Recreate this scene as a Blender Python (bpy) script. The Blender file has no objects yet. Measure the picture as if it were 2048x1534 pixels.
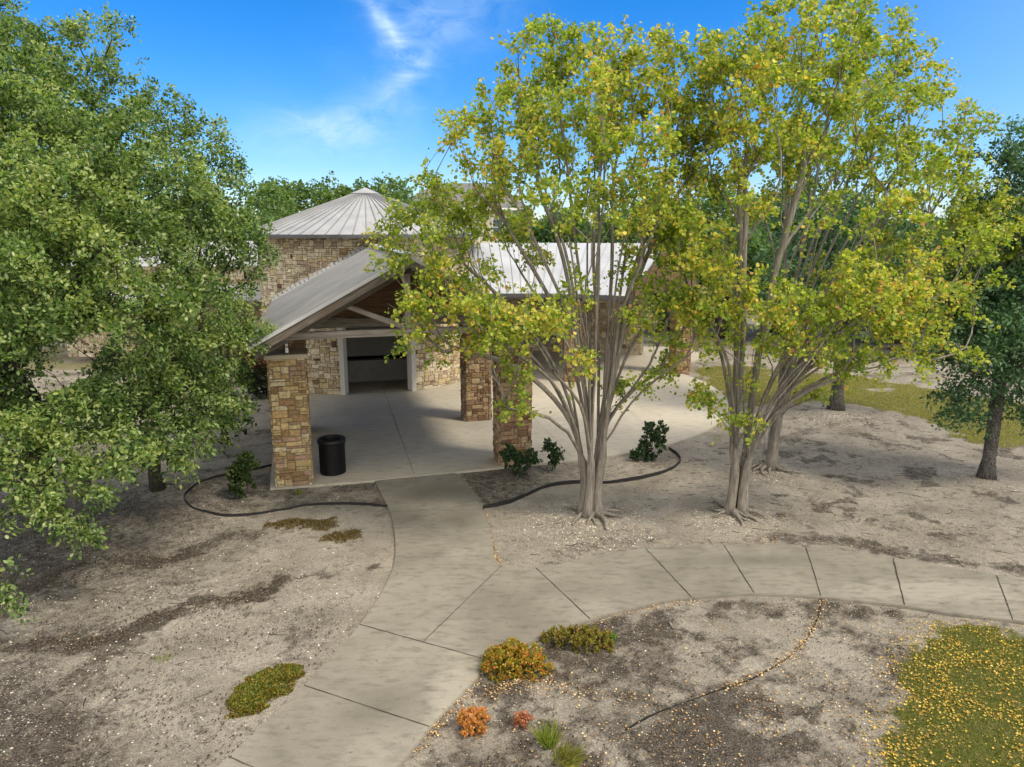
import bpy, math, random
import numpy as np
from mathutils import Vector, Matrix

random.seed(7)
rng = np.random.default_rng(11)
sc = bpy.context.scene
COL = sc.collection

# ------------------------------------------------------------------ camera
F, CAMH, PITCH = 1422.0, 6.0, math.radians(12.3)
cam_d = bpy.data.cameras.new("camera")
cam = bpy.data.objects.new("camera", cam_d)
COL.objects.link(cam)
cam.location = (0, 0, CAMH)
cam.rotation_euler = (math.radians(90) - PITCH, 0, 0)
cam_d.sensor_width = 36
cam_d.lens = 36 * F / 2048
cam_d.clip_end = 3000
sc.camera = cam
_c, _s = math.cos(PITCH), math.sin(PITCH)

def ray(px, py):
    a, b = (px - 1024) / F, -(py - 767) / F
    return a, _c + b * _s, -_s + b * _c
def gnd(px, py, z=0.0):
    """point of the level z seen at a pixel of the photograph (used for taking measurements)"""
    d = ray(px, py); t = (z - CAMH) / d[2]
    return d[0] * t, d[1] * t
def at(px, py, Y):
    d = ray(px, py); t = Y / d[1]
    return np.array([d[0] * t, Y, CAMH + d[2] * t])

# ------------------------------------------------------------------ light
SUN = Vector((0.60, -0.30, 0.86)).normalized()      # towards the sun
elev = math.asin(SUN.z); azim = math.atan2(SUN.x, SUN.y)
sl = bpy.data.lights.new("sun", 'SUN'); so = bpy.data.objects.new("sun", sl); COL.objects.link(so)
sl.energy = 1.9; sl.angle = math.radians(12); sl.color = (1.0, 0.89, 0.72)
so.rotation_euler = SUN.to_track_quat('Z', 'Y').to_euler()
w = bpy.data.worlds.new("World"); sc.world = w; w.use_nodes = True
nt = w.node_tree; nt.nodes.clear()
def wn(t, **k):
    n = nt.nodes.new(t)
    for a, b in k.items(): setattr(n, a, b)
    return n
sky = wn('ShaderNodeTexSky', sky_type='NISHITA', sun_disc=False, sun_elevation=elev, sun_rotation=azim,
         air_density=1.0, dust_density=0.0, ozone_density=4.0)
hs = wn('ShaderNodeHueSaturation'); hs.inputs['Saturation'].default_value = 1.38; hs.inputs['Hue'].default_value = 0.5
bg = wn('ShaderNodeBackground'); bg.inputs[1].default_value = 0.15
out = wn('ShaderNodeOutputWorld')
tc = wn('ShaderNodeTexCoord')
# thin cirrus: a mask in azimuth / elevation of the sky direction
sep = wn('ShaderNodeSeparateXYZ'); nt.links.new(tc.outputs['Generated'], sep.inputs[0])
def wmath(op, a, b=None, c=None):
    n = wn('ShaderNodeMath', operation=op)
    for i, v in enumerate((a, b, c)):
        if v is None: continue
        if isinstance(v, (int, float)): n.inputs[i].default_value = v
        else: nt.links.new(v, n.inputs[i])
    return n.outputs[0]
az = wmath('ARCTAN2', sep.outputs[0], sep.outputs[1])
el = wmath('ARCSINE', sep.outputs[2])
cvec = wn('ShaderNodeCombineXYZ'); nt.links.new(az, cvec.inputs[0]); nt.links.new(el, cvec.inputs[1])
nz = wn('ShaderNodeTexNoise'); nz.inputs['Scale'].default_value = 9; nz.inputs['Detail'].default_value = 3
nt.links.new(cvec.outputs[0], nz.inputs['Vector'])
nz2 = wn('ShaderNodeTexNoise'); nz2.inputs['Scale'].default_value = 16; nz2.inputs['Detail'].default_value = 9
nz2.inputs['Roughness'].default_value = 0.68; nz2.inputs['Distortion'].default_value = .7
mp = wn('ShaderNodeMapping'); mp.inputs['Scale'].default_value = (1.0, 2.2, 1); mp.inputs['Rotation'].default_value = (0, 0, -0.5)
nt.links.new(cvec.outputs[0], mp.inputs[0]); nt.links.new(mp.outputs[0], nz2.inputs['Vector'])
def blob(a0, e0, ra, re, rot, pw=1.0):
    da = wmath('SUBTRACT', az, a0); de = wmath('SUBTRACT', el, e0)
    wob = wmath('MULTIPLY', wmath('SUBTRACT', nz.outputs[0], 0.5), 0.12)
    da = wmath('ADD', da, wob); de = wmath('ADD', de, wob)
    cr, sr = math.cos(rot), math.sin(rot)
    u = wmath('ADD', wmath('MULTIPLY', da, cr), wmath('MULTIPLY', de, sr))
    v = wmath('SUBTRACT', wmath('MULTIPLY', de, cr), wmath('MULTIPLY', da, sr))
    u = wmath('DIVIDE', u, ra); v = wmath('DIVIDE', v, re)
    r = wmath('ADD', wmath('MULTIPLY', u, u), wmath('MULTIPLY', v, v))
    return wmath('MULTIPLY', wmath('POWER', 2.718, wmath('MULTIPLY', r, -1.0)), pw)
def azel(px, py):
    d = ray(px, py); n = math.sqrt(sum(q * q for q in d))
    return math.atan2(d[0], d[1]), math.asin(d[2] / n)
m = None
for (px, py, ra, re, rot, pw) in [(680, 268, .075, .03, 0.15, .8), (800, 165, .045, .014, .75, .8), (800, 85, .05, .016, -1.0, .75), (755, 30, .04, .02, -1.1, .6),
                                  (890, 25, .09, .05, 0.3, .55), (700, 215, .06, .02, 0.7, .25), (560, 270, .05, .05, .2, .25)]:
    b_ = blob(*azel(px, py), ra, re, rot, pw)
    m = b_ if m is None else wmath('ADD', m, b_)
fib = wn('ShaderNodeMapRange'); fib.inputs['From Min'].default_value = .25; fib.inputs['From Max'].default_value = .85
nt.links.new(nz2.outputs[0], fib.inputs[0])
mask = wmath('MINIMUM', wmath('MULTIPLY', m, fib.outputs[0]), 1.0)
# an unseen cloud veil, added overhead and behind the viewer as fill light
veil = wn('ShaderNodeMapRange', interpolation_type='SMOOTHSTEP'); veil.inputs['From Min'].default_value = .55; veil.inputs['From Max'].default_value = 1.05
nt.links.new(el, veil.inputs[0])
vb = wn('ShaderNodeMapRange', interpolation_type='SMOOTHSTEP'); vb.inputs['From Min'].default_value = .15; vb.inputs['From Max'].default_value = -.5
nt.links.new(sep.outputs[1], vb.inputs[0])
vm = wmath('MULTIPLY', wmath('MAXIMUM', veil.outputs[0], vb.outputs[0]), wmath('ADD', wmath('MULTIPLY', nz.outputs[0], .5), .5))
mixv = wn('ShaderNodeMixRGB'); mixv.inputs[2].default_value = (8.6, 7.9, 6.9, 1)
mix = wn('ShaderNodeMixRGB'); mix.inputs[2].default_value = (3.0, 3.9, 4.7, 1)
er = wn('ShaderNodeMapRange'); er.inputs['From Min'].default_value = .0; er.inputs['From Max'].default_value = .38; nt.links.new(el, er.inputs[0])
tint = wn('ShaderNodeMixRGB'); tint.inputs[1].default_value = (.50, .53, .70, 1); tint.inputs[2].default_value = (.24, .57, .74, 1); nt.links.new(er.outputs[0], tint.inputs[0])
tm = wn('ShaderNodeMixRGB', blend_type='MULTIPLY'); tm.inputs[0].default_value = 1; nt.links.new(hs.outputs[0], tm.inputs[1]); nt.links.new(tint.outputs[0], tm.inputs[2])
nt.links.new(sky.outputs[0], hs.inputs['Color']); rm = wn('ShaderNodeMapRange', interpolation_type='SMOOTHSTEP'); rm.inputs['From Min'].default_value = .25; rm.inputs['From Max'].default_value = .8; rm.inputs['To Max'].default_value = .3; nt.links.new(az, rm.inputs[0])
pale = wn('ShaderNodeMixRGB'); pale.inputs[2].default_value = (2.6, 3.9, 5.0, 1); nt.links.new(rm.outputs[0], pale.inputs[0]); nt.links.new(tm.outputs[0], pale.inputs[1])
nt.links.new(pale.outputs[0], mix.inputs[1]); nt.links.new(mask, mix.inputs[0])
nt.links.new(vm, mixv.inputs[0]); nt.links.new(mix.outputs[0], mixv.inputs[1]); nt.links.new(mixv.outputs[0], bg.inputs[0]); nt.links.new(bg.outputs[0], out.inputs[0])
sc.view_settings.view_transform = 'Standard'; sc.view_settings.look = 'None'
sc.view_settings.exposure = 0.80; sc.view_settings.gamma = 1.0
sc.cycles.max_bounces = 8; sc.cycles.transparent_max_bounces = 8

# ------------------------------------------------------------------ helpers
def smooth(a, b, x):
    t = np.clip((x - a) / (b - a), 0, 1); return t * t * (3 - 2 * t)
_perm = np.random.default_rng(3).random((256, 256))
def vnoise(x, y):
    xi = np.floor(x).astype(int); yi = np.floor(y).astype(int)
    fx = x - xi; fy = y - yi; fx = fx * fx * (3 - 2 * fx); fy = fy * fy * (3 - 2 * fy)
    g = lambda i, j: _perm[i & 255, j & 255]
    return (g(xi, yi) * (1 - fx) + g(xi + 1, yi) * fx) * (1 - fy) + (g(xi, yi + 1) * (1 - fx) + g(xi + 1, yi + 1) * fx) * fy
def fbm(x, y, o=4, r=.5):
    s = 0; a = 1; n = 0
    for k in range(o):
        s = s + a * vnoise(x * 2 ** k + 17.3 * k, y * 2 ** k + 5.1 * k); n += a; a *= r
    return s / n
def seg_dist(x, y, pts):
    best = np.full(np.shape(x), 1e9)
    for (x0, y0), (x1, y1) in zip(pts[:-1], pts[1:]):
        dx, dy = x1 - x0, y1 - y0; L = dx * dx + dy * dy + 1e-9
        t = np.clip(((x - x0) * dx + (y - y0) * dy) / L, 0, 1)
        best = np.minimum(best, np.hypot(x - x0 - t * dx, y - y0 - t * dy))
    return best
def inside(x, y, poly):
    r = np.zeros(np.shape(x), bool)
    n = len(poly)
    for i in range(n):
        x0, y0 = poly[i]; x1, y1 = poly[(i + 1) % n]
        c = ((y0 > y) != (y1 > y)) & (x < (x1 - x0) * (y - y0) / (y1 - y0 + 1e-12) + x0)
        r ^= c
    return r
def sdist(x, y, poly):        # positive inside
    d = seg_dist(x, y, list(poly) + [poly[0]])
    return np.where(inside(x, y, poly), d, -d)
def pxl(pts, z=0.0): return [gnd(a, b, z) for a, b in pts]
def smoothline(pts, n=8):
    """Catmull-Rom through the points"""
    P = [np.array(p, float) for p in pts]; P = [2 * P[0] - P[1]] + P + [2 * P[-1] - P[-2]]
    o = []
    for i in range(1, len(P) - 2):
        for k in range(n):
            t = k / n
            o.append(.5 * ((2 * P[i]) + (P[i + 1] - P[i - 1]) * t + (2 * P[i - 1] - 5 * P[i] + 4 * P[i + 1] - P[i + 2]) * t * t
                           + (3 * P[i] - 3 * P[i + 1] + P[i + 2] - P[i - 1]) * t ** 3))
    o.append(P[-2]); return o

def link(name, me, mat, parent=None):
    if mat is not None: me.materials.append(mat)
    o = bpy.data.objects.new(name, me); COL.objects.link(o)
    if parent is not None: o.parent = parent
    return o
def thing(name, label, cat, loc=(0, 0, 0), rz=0, group=None):
    o = bpy.data.objects.new(name, None); COL.objects.link(o)
    o.location = loc; o.rotation_euler = (0, 0, rz); o.empty_display_size = .2
    o['label'] = label; o['category'] = cat
    if group: o['group'] = group
    return o
def tag(o, label, cat, group=None, kind=None):
    o['label'] = label; o['category'] = cat
    if group: o['group'] = group
    if kind: o['kind'] = kind
    return o

class MB:
    """collects faces, with an optional colour and texture coordinate per face / point"""
    def __init__(s): s.v = []; s.f = []; s.c = []; s.t = []
    def add(s, vs, fs, col=(1, 1, 1), tcs=None):
        b = len(s.v); s.v += [tuple(map(float, p)) for p in vs]
        s.t += [tuple(map(float, p)) for p in (tcs if tcs is not None else vs)]
        for f in fs: s.f.append(tuple(b + i for i in f)); s.c.append(col)
    def box(s, x0, x1, y0, y1, z0, z1, col=(1, 1, 1)):
        vs = [(x0, y0, z0), (x1, y0, z0), (x1, y1, z0), (x0, y1, z0), (x0, y0, z1), (x1, y0, z1), (x1, y1, z1), (x0, y1, z1)]
        s.add(vs, [(0, 3, 2, 1), (4, 5, 6, 7), (0, 1, 5, 4), (1, 2, 6, 5), (2, 3, 7, 6), (3, 0, 4, 7)], col)
    def beam(s, p, q, wid, hgt, up=(0, 0, 1), b=.012, col=(1, 1, 1)):
        """bevelled timber from p to q (centre line); tc = length, width, height + a random shift"""
        p = Vector(p); q = Vector(q); d = (q - p); L = d.length; d.normalize()
        u = Vector(up); sdv = d.cross(u).normalized(); u = sdv.cross(d).normalized()
        hw, hh = wid / 2, hgt / 2
        prof = [(-hw + b, -hh), (hw - b, -hh), (hw, -hh + b), (hw, hh - b), (hw - b, hh), (-hw + b, hh), (-hw, hh - b), (-hw, -hh + b)]
        vs, ts = [], []; sh = random.random() * 50
        for l in (0, L):
            for a, c in prof:
                vs.append(p + d * l + sdv * a + u * c); ts.append((l + sh, a + sh, c))
        fs = [(i, (i + 1) % 8, 8 + (i + 1) % 8, 8 + i) for i in range(8)] + [tuple(reversed(range(8))), tuple(range(8, 16))]
        s.add(vs, fs, col, ts)
    def prism(s, poly, z0, z1, col=(1, 1, 1)):
        n = len(poly)
        vs = [(x, y, z0) for x, y in poly] + [(x, y, z1) for x, y in poly]
        s.add(vs, [tuple(range(n, 2 * n)), tuple(reversed(range(n)))] + [(i, (i + 1) % n, n + (i + 1) % n, n + i) for i in range(n)], col)
    def lathe(s, prof, n=32, col=(1, 1, 1), c=(0, 0)):
        vs = []
        for r, z in prof:
            for i in range(n):
                a = 2 * math.pi * i / n; vs.append((c[0] + r * math.cos(a), c[1] + r * math.sin(a), z))
        fs = []
        for k in range(len(prof) - 1):
            for i in range(n):
                j = (i + 1) % n; fs.append((k * n + i, k * n + j, (k + 1) * n + j, (k + 1) * n + i))
        s.add(vs, fs, col)
    def tube(s, pts, rad, n=6, col=(1, 1, 1)):
        pts = [Vector(p) for p in pts]
        if not hasattr(rad, '__len__'): rad = [rad] * len(pts)
        vs = []; ref = Vector((0.31, 0.2, 1)).normalized()
        for i, p in enumerate(pts):
            d = (pts[min(i + 1, len(pts) - 1)] - pts[max(i - 1, 0)])
            if d.length < 1e-9: d = Vector((0, 0, 1))
            d.normalize(); a = d.cross(ref)
            if a.length < 1e-3: a = d.cross(Vector((1, 0, 0)))
            a.normalize(); b = d.cross(a); ref = b.cross(d) if False else ref
            for k in range(n):
                t = 2 * math.pi * k / n; vs.append(p + (a * math.cos(t) + b * math.sin(t)) * rad[i])
        fs = []
        for i in range(len(pts) - 1):
            for k in range(n):
                j = (k + 1) % n; fs.append((i * n + k, i * n + j, (i + 1) * n + j, (i + 1) * n + k))
        fs += [tuple(reversed(range(n))), tuple(range((len(pts) - 1) * n, len(pts) * n))]
        s.add(vs, fs, col)
    def build(s, name, mat, parent=None, sm=False, tc=False):
        tc = tc or mat in (M.get('wood'), M.get('boards'), M.get('wood_dark'))
        me = bpy.data.meshes.new(name); me.from_pydata(s.v, [], s.f)
        a = me.attributes.new('col', 'FLOAT_COLOR', 'FACE')
        cc = np.ones((len(s.f), 4), np.float32); cc[:, :3] = np.array(s.c, np.float32); a.data.foreach_set('color', cc.ravel())
        if tc:
            a = me.attributes.new('tc', 'FLOAT_VECTOR', 'POINT'); a.data.foreach_set('vector', np.array(s.t, np.float32).ravel())
        if sm: me.polygons.foreach_set('use_smooth', np.ones(len(me.polygons), bool))
        me.update()
        return link(name, me, mat, parent)

def npmesh(name, V, polys, cols, mat, parent=None, sm=False):
    """V (n,3), polys (m,k) of one size, cols (m,3)"""
    me = bpy.data.meshes.new(name); m_, k = polys.shape
    me.vertices.add(len(V)); me.vertices.foreach_set('co', np.asarray(V, np.float32).ravel())
    me.loops.add(m_ * k); me.loops.foreach_set('vertex_index', polys.astype(np.int32).ravel())
    me.polygons.add(m_); me.polygons.foreach_set('loop_start', np.arange(0, m_ * k, k, dtype=np.int32))
    me.update(calc_edges=True)
    if cols is not None:
        a = me.attributes.new('col', 'FLOAT_COLOR', 'FACE')
        cc = np.ones((m_, 4), np.float32); cc[:, :3] = cols; a.data.foreach_set('color', cc.ravel())
    if sm: me.polygons.foreach_set('use_smooth', np.ones(m_, bool))
    me.validate()
    return link(name, me, mat, parent)

# ------------------------------------------------------------------ materials
def mat(name, rough=.8, spec=.3):
    m = bpy.data.materials.new(name); m.use_nodes = True; n = m.node_tree
    b = n.nodes['Principled BSDF']; b.inputs['Roughness'].default_value = rough
    b.inputs['Specular IOR Level'].default_value = spec
    return m, n, b
class G:
    """small node-graph writer"""
    def __init__(s, n): s.n = n
    def N(s, t, ins=None, **k):
        o = s.n.nodes.new(t)
        for a, b in k.items(): setattr(o, a, b)
        for a, v in (ins or {}).items():
            if isinstance(v, bpy.types.NodeSocket): s.n.links.new(v, o.inputs[a])
            else: o.inputs[a].default_value = v
        return o
    def L(s, a, b): s.n.links.new(a, b)
    def attr(s, name): return s.N('ShaderNodeAttribute', attribute_name=name)
    def obj(s): return s.N('ShaderNodeTexCoord').outputs['Object']
    def map(s, v, sc=(1, 1, 1)): return s.N('ShaderNodeMapping', {'Vector': v, 'Scale': sc}).outputs[0]
    def noise(s, v, scale, det=4, rough=.55, dist=0): return s.N('ShaderNodeTexNoise', {'Vector': v, 'Scale': scale, 'Detail': det, 'Roughness': rough, 'Distortion': dist}).outputs[0]
    def rng(s, v, a, b, c=0., d=1.): return s.N('ShaderNodeMapRange', {0: v, 1: a, 2: b, 3: c, 4: d}).outputs[0]
    def mul(s, a, b): return s.N('ShaderNodeMath', {0: a, 1: b}, operation='MULTIPLY').outputs[0]
    def add(s, a, b): return s.N('ShaderNodeMath', {0: a, 1: b}, operation='ADD').outputs[0]
    def mix(s, f, a, b, mode='MIX'): return s.N('ShaderNodeMixRGB', {0: f, 1: a, 2: b}, blend_type=mode).outputs[0]
    def bump(s, h, st, dist=.02): return s.N('ShaderNodeBump', {'Height': h, 'Strength': st, 'Distance': dist}).outputs[0]
def C(r, g_, b): return (r, g_, b, 1)
def lin(r, g_, b):
    f = lambda c: (c / 255 / 12.92) if c / 255 < .04045 else ((c / 255 + .055) / 1.055) ** 2.4
    return (f(r), f(g_), f(b))

def m_leaf(name, trans=.45, rough=.5):
    m, n, b = mat(name, rough, .35); g = G(n)
    a = g.attr('col').outputs['Color']
    g.L(a, b.inputs['Base Color'])
    t = g.N('ShaderNodeBsdfTranslucent')
    g.L(g.mix(1.0, a, C(1.15, 1.3, .5), 'MULTIPLY'), t.inputs[0])
    mx = g.N('ShaderNodeMixShader', {0: trans}); g.L(b.outputs[0], mx.inputs[1]); g.L(t.outputs[0], mx.inputs[2])
    g.L(mx.outputs[0], n.nodes['Material Output'].inputs[0]); return m
def m_attr(name, rough=.85, nscale=30, amt=.35, bump=.3, spec=.2):
    m, n, b = mat(name, rough, spec); g = G(n); a = g.attr('col').outputs['Color']; o = g.obj()
    nz = g.noise(o, nscale, 5, .65); nl = g.noise(o, nscale * .12, 3)
    v = g.mul(g.rng(nz, .3, .7, 1 - amt, 1 + amt * .6), g.rng(nl, .3, .7, .85, 1.12))
    vv = g.N('ShaderNodeCombineXYZ', {0: v, 1: v, 2: v}).outputs[0]
    g.L(g.mix(1.0, a, vv, 'MULTIPLY'), b.inputs['Base Color'])
    if bump: g.L(g.bump(nz, bump, .02), b.inputs['Normal'])
    return m
M = {}
M['leaf'] = m_leaf('foliage', .5, .4)
M['leaf_dark'] = m_leaf('dark_foliage', .3, .42)
M['stone'] = m_attr('ashlar_stone', .9, 16, .45, .9)
M['mortar'] = m_attr('mortar', .95, 30, .25, .3)
M['litter'] = m_attr('litter', .85, 60, .2, 0)
M['pebble'] = m_attr('pebble', .85, 60, .25, 0)
def m_bark(name, c1, c2, sc_=(14, 14, 2.2), bump=.5, spots=None):
    m, n, b = mat(name, .88, .2); g = G(n); o = g.obj()
    v = g.map(o, sc_); nz = g.noise(v, 1.6, 6, .7, .6); n2 = g.noise(o, 2.2, 3)
    c = g.mix(g.rng(nz, .35, .68), C(*c1), C(*c2))
    c = g.mix(g.rng(n2, .45, .7, 0, .45), c, C(*(q * .55 for q in c1)))
    if spots:
        n3 = g.noise(o, 38, 2, .5); c = g.mix(g.rng(n3, .6, .66), c, C(*spots))
    g.L(c, b.inputs['Base Color']); g.L(g.bump(nz, bump, .03), b.inputs['Normal']); return m
M['bark_crape'] = m_bark('smooth_pale_bark', (.13, .115, .092), (.34, .31, .262), (16, 16, 1.4), .45)
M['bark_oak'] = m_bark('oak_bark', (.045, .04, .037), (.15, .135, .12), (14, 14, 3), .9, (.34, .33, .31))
M['bark_dark'] = m_bark('dark_oak_bark', (.03, .026, .023), (.10, .085, .07), (14, 14, 3), .9)  # darker bark, no pale spots
def m_wood(name, c1, c2, c3, rough=.85):
    m, n, b = mat(name, rough, .2); g = G(n); a = g.attr('tc').outputs['Vector']
    nz = g.noise(g.map(a, (1.3, 30, 30)), 1.2, 6, .7, .4); big = g.noise(g.map(a, (.8, 3, 3)), 1.6, 3)
    kn = g.noise(g.map(a, (2.2, 6, 6)), 1.5, 1)
    c = g.mix(g.rng(nz, .35, .68), C(*c1), C(*c2)); c = g.mix(g.rng(big, .5, .72), c, C(*c3))
    c = g.mix(g.rng(kn, .73, .77, 0, .8), c, C(.02, .018, .015))
    g.L(c, b.inputs['Base Color']); g.L(g.bump(nz, .5, .01), b.inputs['Normal']); return m
M['wood'] = m_wood('weathered_grey_timber', (.15, .13, .11), (.40, .37, .33), (.21, .17, .13))
M['wood_dark'] = m_wood('dark_weathered_timber', (.07, .058, .047), (.20, .175, .15), (.12, .09, .065))
M['boards'] = m_wood('brown_boards', (.10, .062, .04), (.25, .155, .095), (.14, .085, .052))
def m_metal(name, col, rough=.42, metal=.35):
    m, n, b = mat(name, rough, .5); g = G(n); o = g.obj(); b.inputs['Metallic'].default_value = metal
    nz = g.noise(o, 1.1, 4, .6); n2 = g.noise(g.map(o, (9, 9, 1.5)), 2, 4)
    c = g.mix(g.rng(nz, .3, .7), C(*(q * .84 for q in col)), C(*(min(1, q * 1.1) for q in col)))
    c = g.mix(g.rng(n2, .55, .8, 0, .25), c, C(*(q * .6 for q in col)))
    g.L(c, b.inputs['Base Color']); g.L(g.rng(nz, .3, .7, rough - .06, rough + .12), b.inputs['Roughness']); return m
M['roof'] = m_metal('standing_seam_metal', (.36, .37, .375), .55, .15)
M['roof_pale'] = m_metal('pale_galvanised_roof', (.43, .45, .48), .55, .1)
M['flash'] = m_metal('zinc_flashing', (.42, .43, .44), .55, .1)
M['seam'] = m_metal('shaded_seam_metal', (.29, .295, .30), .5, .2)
M['trim_dark'] = m_metal('dark_edge_trim', (.12, .125, .13), .45, .4)
def m_concrete(name, c1, c2, stain, bump=.25, stains=None):
    m, n, b = mat(name, .88, .25); g = G(n); o = g.obj()
    a = g.noise(o, .55, 5, .6, .8); f = g.noise(o, 70, 4, .7); mid = g.noise(g.map(o, (1, 2.6, 1)), 3.2, 6, .65)
    c = g.mix(g.rng(a, .32, .68), C(*c1), C(*c2))
    c = g.mix(g.rng(mid, .48, .72, 0, .7), c, C(*stain))
    sp = g.noise(o, 7, 3, .6); c = g.mix(g.rng(sp, .66, .72, 0, .5), c, C(*(q * .7 for q in stain)))
    v = g.rng(f, .3, .7, .80, 1.14); vv = g.N('ShaderNodeCombineXYZ', {0: v, 1: v, 2: v}).outputs[0]
    for (sx, sy, rx_, ry_, k_, dkn) in (stains or []):
        mp_ = g.N('ShaderNodeMapping', {'Vector': o, 'Location': (-sx / rx_, -sy / ry_, 0), 'Scale': (1 / rx_, 1 / ry_, 0)})
        ln = g.N('ShaderNodeVectorMath', {0: mp_.outputs[0]}, operation='LENGTH').outputs['Value']
        w_ = g.rng(g.add(ln, g.rng(mid, .3, .7, -.45, .45)), .35, 1.2, k_, 0.)
        c = g.mix(w_, c, C(*stain) if dkn else C(*(min(1, q * 1.35) for q in c2)))
    c = g.mix(1., c, vv, 'MULTIPLY')
    g.L(c, b.inputs['Base Color']); g.L(g.bump(f, bump, .004), b.inputs['Normal']); return m
M['conc_path'] = m_concrete('broomed_path_concrete', (.185, .17, .135), (.28, .26, .21), (.105, .098, .076), stains=[(*gnd(875, 985), .9, .55, .6, 1), (*gnd(930, 1040), .5, .5, .4, 1), (*gnd(905, 1395), .35, 1.0, .6, 0), (*gnd(1900, 1180), 1.5, .4, .5, 0), (*gnd(1500, 1120), 1.2, .25, .45, 1), (*gnd(760, 1420), .6, .4, .4, 1), (*gnd(1160, 1180), .8, .3, .3, 1)])
M['conc_patio'] = m_concrete('patio_concrete', (.42, .385, .31), (.50, .46, .375), (.29, .265, .21), .15)
M['capstone'] = m_concrete('limestone_cap', (.42, .36, .26), (.52, .46, .34), (.3, .26, .18))
def m_plain(name, col, rough=.6, spec=.4, var=.15, sc_=12, bump=.1, metal=0):
    m, n, b = mat(name, rough, spec); g = G(n); nz = g.noise(g.obj(), sc_, 4, .6); b.inputs['Metallic'].default_value = metal
    g.L(g.mix(g.rng(nz, .3, .7), C(*(q * (1 - var) for q in col)), C(*(min(1, q * (1 + var)) for q in col))), b.inputs['Base Color'])
    if bump: g.L(g.bump(nz, bump, .01), b.inputs['Normal'])
    return m
M['joint'] = m_plain('joint_filler', (.05, .045, .04), .95, .1)
M['steel_edge'] = m_plain('landscape_edging', (.018, .018, .017), .55, .4, .4)
M['black'] = m_plain('black_powder_coat', (.007, .007, .008), .45, .35, .3)
M['void'] = m_plain('bin_liner', (.006, .006, .007), .5, .4)
M['paint'] = m_plain('off_white_paint', (.62, .6, .55), .6, .3, .08)
M['interior'] = m_plain('grey_interior_plaster', (.30, .29, .27), .8, .2, .12, 5)
M['stucco'] = m_plain('cream_stucco', (.66, .6, .5), .9, .2, .06, 20)
M['shingle'] = m_plain('grey_shingle', (.16, .16, .17), .9, .2, .25, 14, .3)
M['glass'] = m_plain('window_glass', (.10, .13, .16), .08, .6, .1, 3, 0)
M['white'] = m_plain('white_paint', (.8, .8, .78), .5, .4, .05)

# ------------------------------------------------------------------ pavilion frame
O0 = np.array([-2.52, 16.75]); UA = np.array([math.cos(math.radians(15.4)), math.sin(math.radians(15.4))]); VA = np.array([-UA[1], UA[0]])
ROT = math.radians(15.4)
TC = np.array([-5.95, 29.8]); TR = 4.25           # round building: centre, wall radius
GC = np.array([0.5, 21.0])                        # centre of the curved gallery
EAVE_T = 5.78; APEX = 7.52

# ------------------------------------------------------------------ outlines on the ground (world metres)
circ_c, circ_r = np.array([-.82, 26.24]), 8.65
def circ(a0, a1, n): return [tuple(circ_c + circ_r * np.array([math.cos(math.radians(a)), math.sin(math.radians(a))])) for a in np.linspace(a0, a1, n)]
patio = [gnd(540, 977), gnd(750, 961), gnd(913, 944), gnd(1040, 931)] + circ(-71, 33, 40) + [(7.4, 31.2), (9.2, 33.5), (9.2, 36.5), (-12, 36.5), (-11.5, 28.5), (-9.1, 25.6), gnd(555, 800), gnd(548, 870)]
Lft = [(749, 961), (763, 990), (777, 1018), (786, 1048), (790, 1090), (786, 1130), (765, 1180), (742, 1215), (718, 1249), (672, 1302), (606, 1371), (535, 1440), (455, 1512), (380, 1585), (300, 1670)]
Rgt = [(800, 1529), (860, 1455), (895, 1417), (955, 1354), (965, 1336), (1010, 1308), (1054, 1288), (1117, 1261), (1181, 1239), (1308, 1207), (1384, 1195), (1510, 1187), (1643, 1194), (1810, 1212), (1895, 1226), (2027, 1241), (2160, 1266), (2400, 1330)]
Top = [(2400, 1245), (2160, 1183), (2047, 1160), (1991, 1149), (1785, 1115), (1690, 1102), (1600, 1093), (1520, 1089), (1448, 1088), (1370, 1090), (1292, 1096), (1208, 1107), (1157, 1117), (1110, 1129), (1071, 1135), (1045, 1137), (1022, 1134), (1003, 1129), (990, 1114), (986, 1090), (979, 1052), (967, 1020), (950, 991), (935, 970), (911, 946)]
pL = smoothline(pxl(Lft), 4); pR = smoothline(pxl([(640, 1670), (720, 1600)] + Rgt), 4); pT = smoothline(pxl(Top), 4)
path_poly = [tuple(p) for p in pL] + [tuple(p) for p in pR] + [tuple(p) for p in pT]
grass_near = pxl([(1868, 1232), (1950, 1240), (2047, 1262), (2300, 1310), (2500, 1700), (1800, 1700), (1752, 1500), (1762, 1440), (1800, 1390), (1802, 1330), (1830, 1280)])
grass_far = pxl([(1375, 735), (1480, 728), (1620, 742), (1700, 748), (1800, 768), (1880, 776), (2048, 800), (2400, 850), (2600, 1000), (2048, 893), (1946, 877), (1895, 857), (1861, 836), (1725, 809), (1657, 803), (1582, 804), (1500, 812), (1440, 800), (1408, 765)])
edge_left = smoothline(pxl([(776, 1015), (700, 1009), (616, 1011), (565, 1021), (479, 1032), (428, 1030), (387, 1018), (371, 1001), (373, 987), (394, 970), (428, 956), (469, 948), (544, 931)], -.05), 5)
edge_right = smoothline(pxl([(966, 1018), (1020, 1006), (1054, 992), (1088, 977), (1122, 970), (1160, 967), (1208, 967), (1242, 965), (1294, 956), (1338, 942), (1360, 925), (1355, 912), (1338, 899)], -.05), 5)
edge_low = smoothline(pxl([(1645, 1195), (1636, 1236), (1612, 1277), (1571, 1318), (1496, 1362), (1449, 1377), (1371, 1404), (1308, 1429), (1251, 1460)], -.05), 5)
bed_left = [tuple(p) for p in edge_left] + pxl([(544, 978), (750, 962)], -.05)
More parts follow.
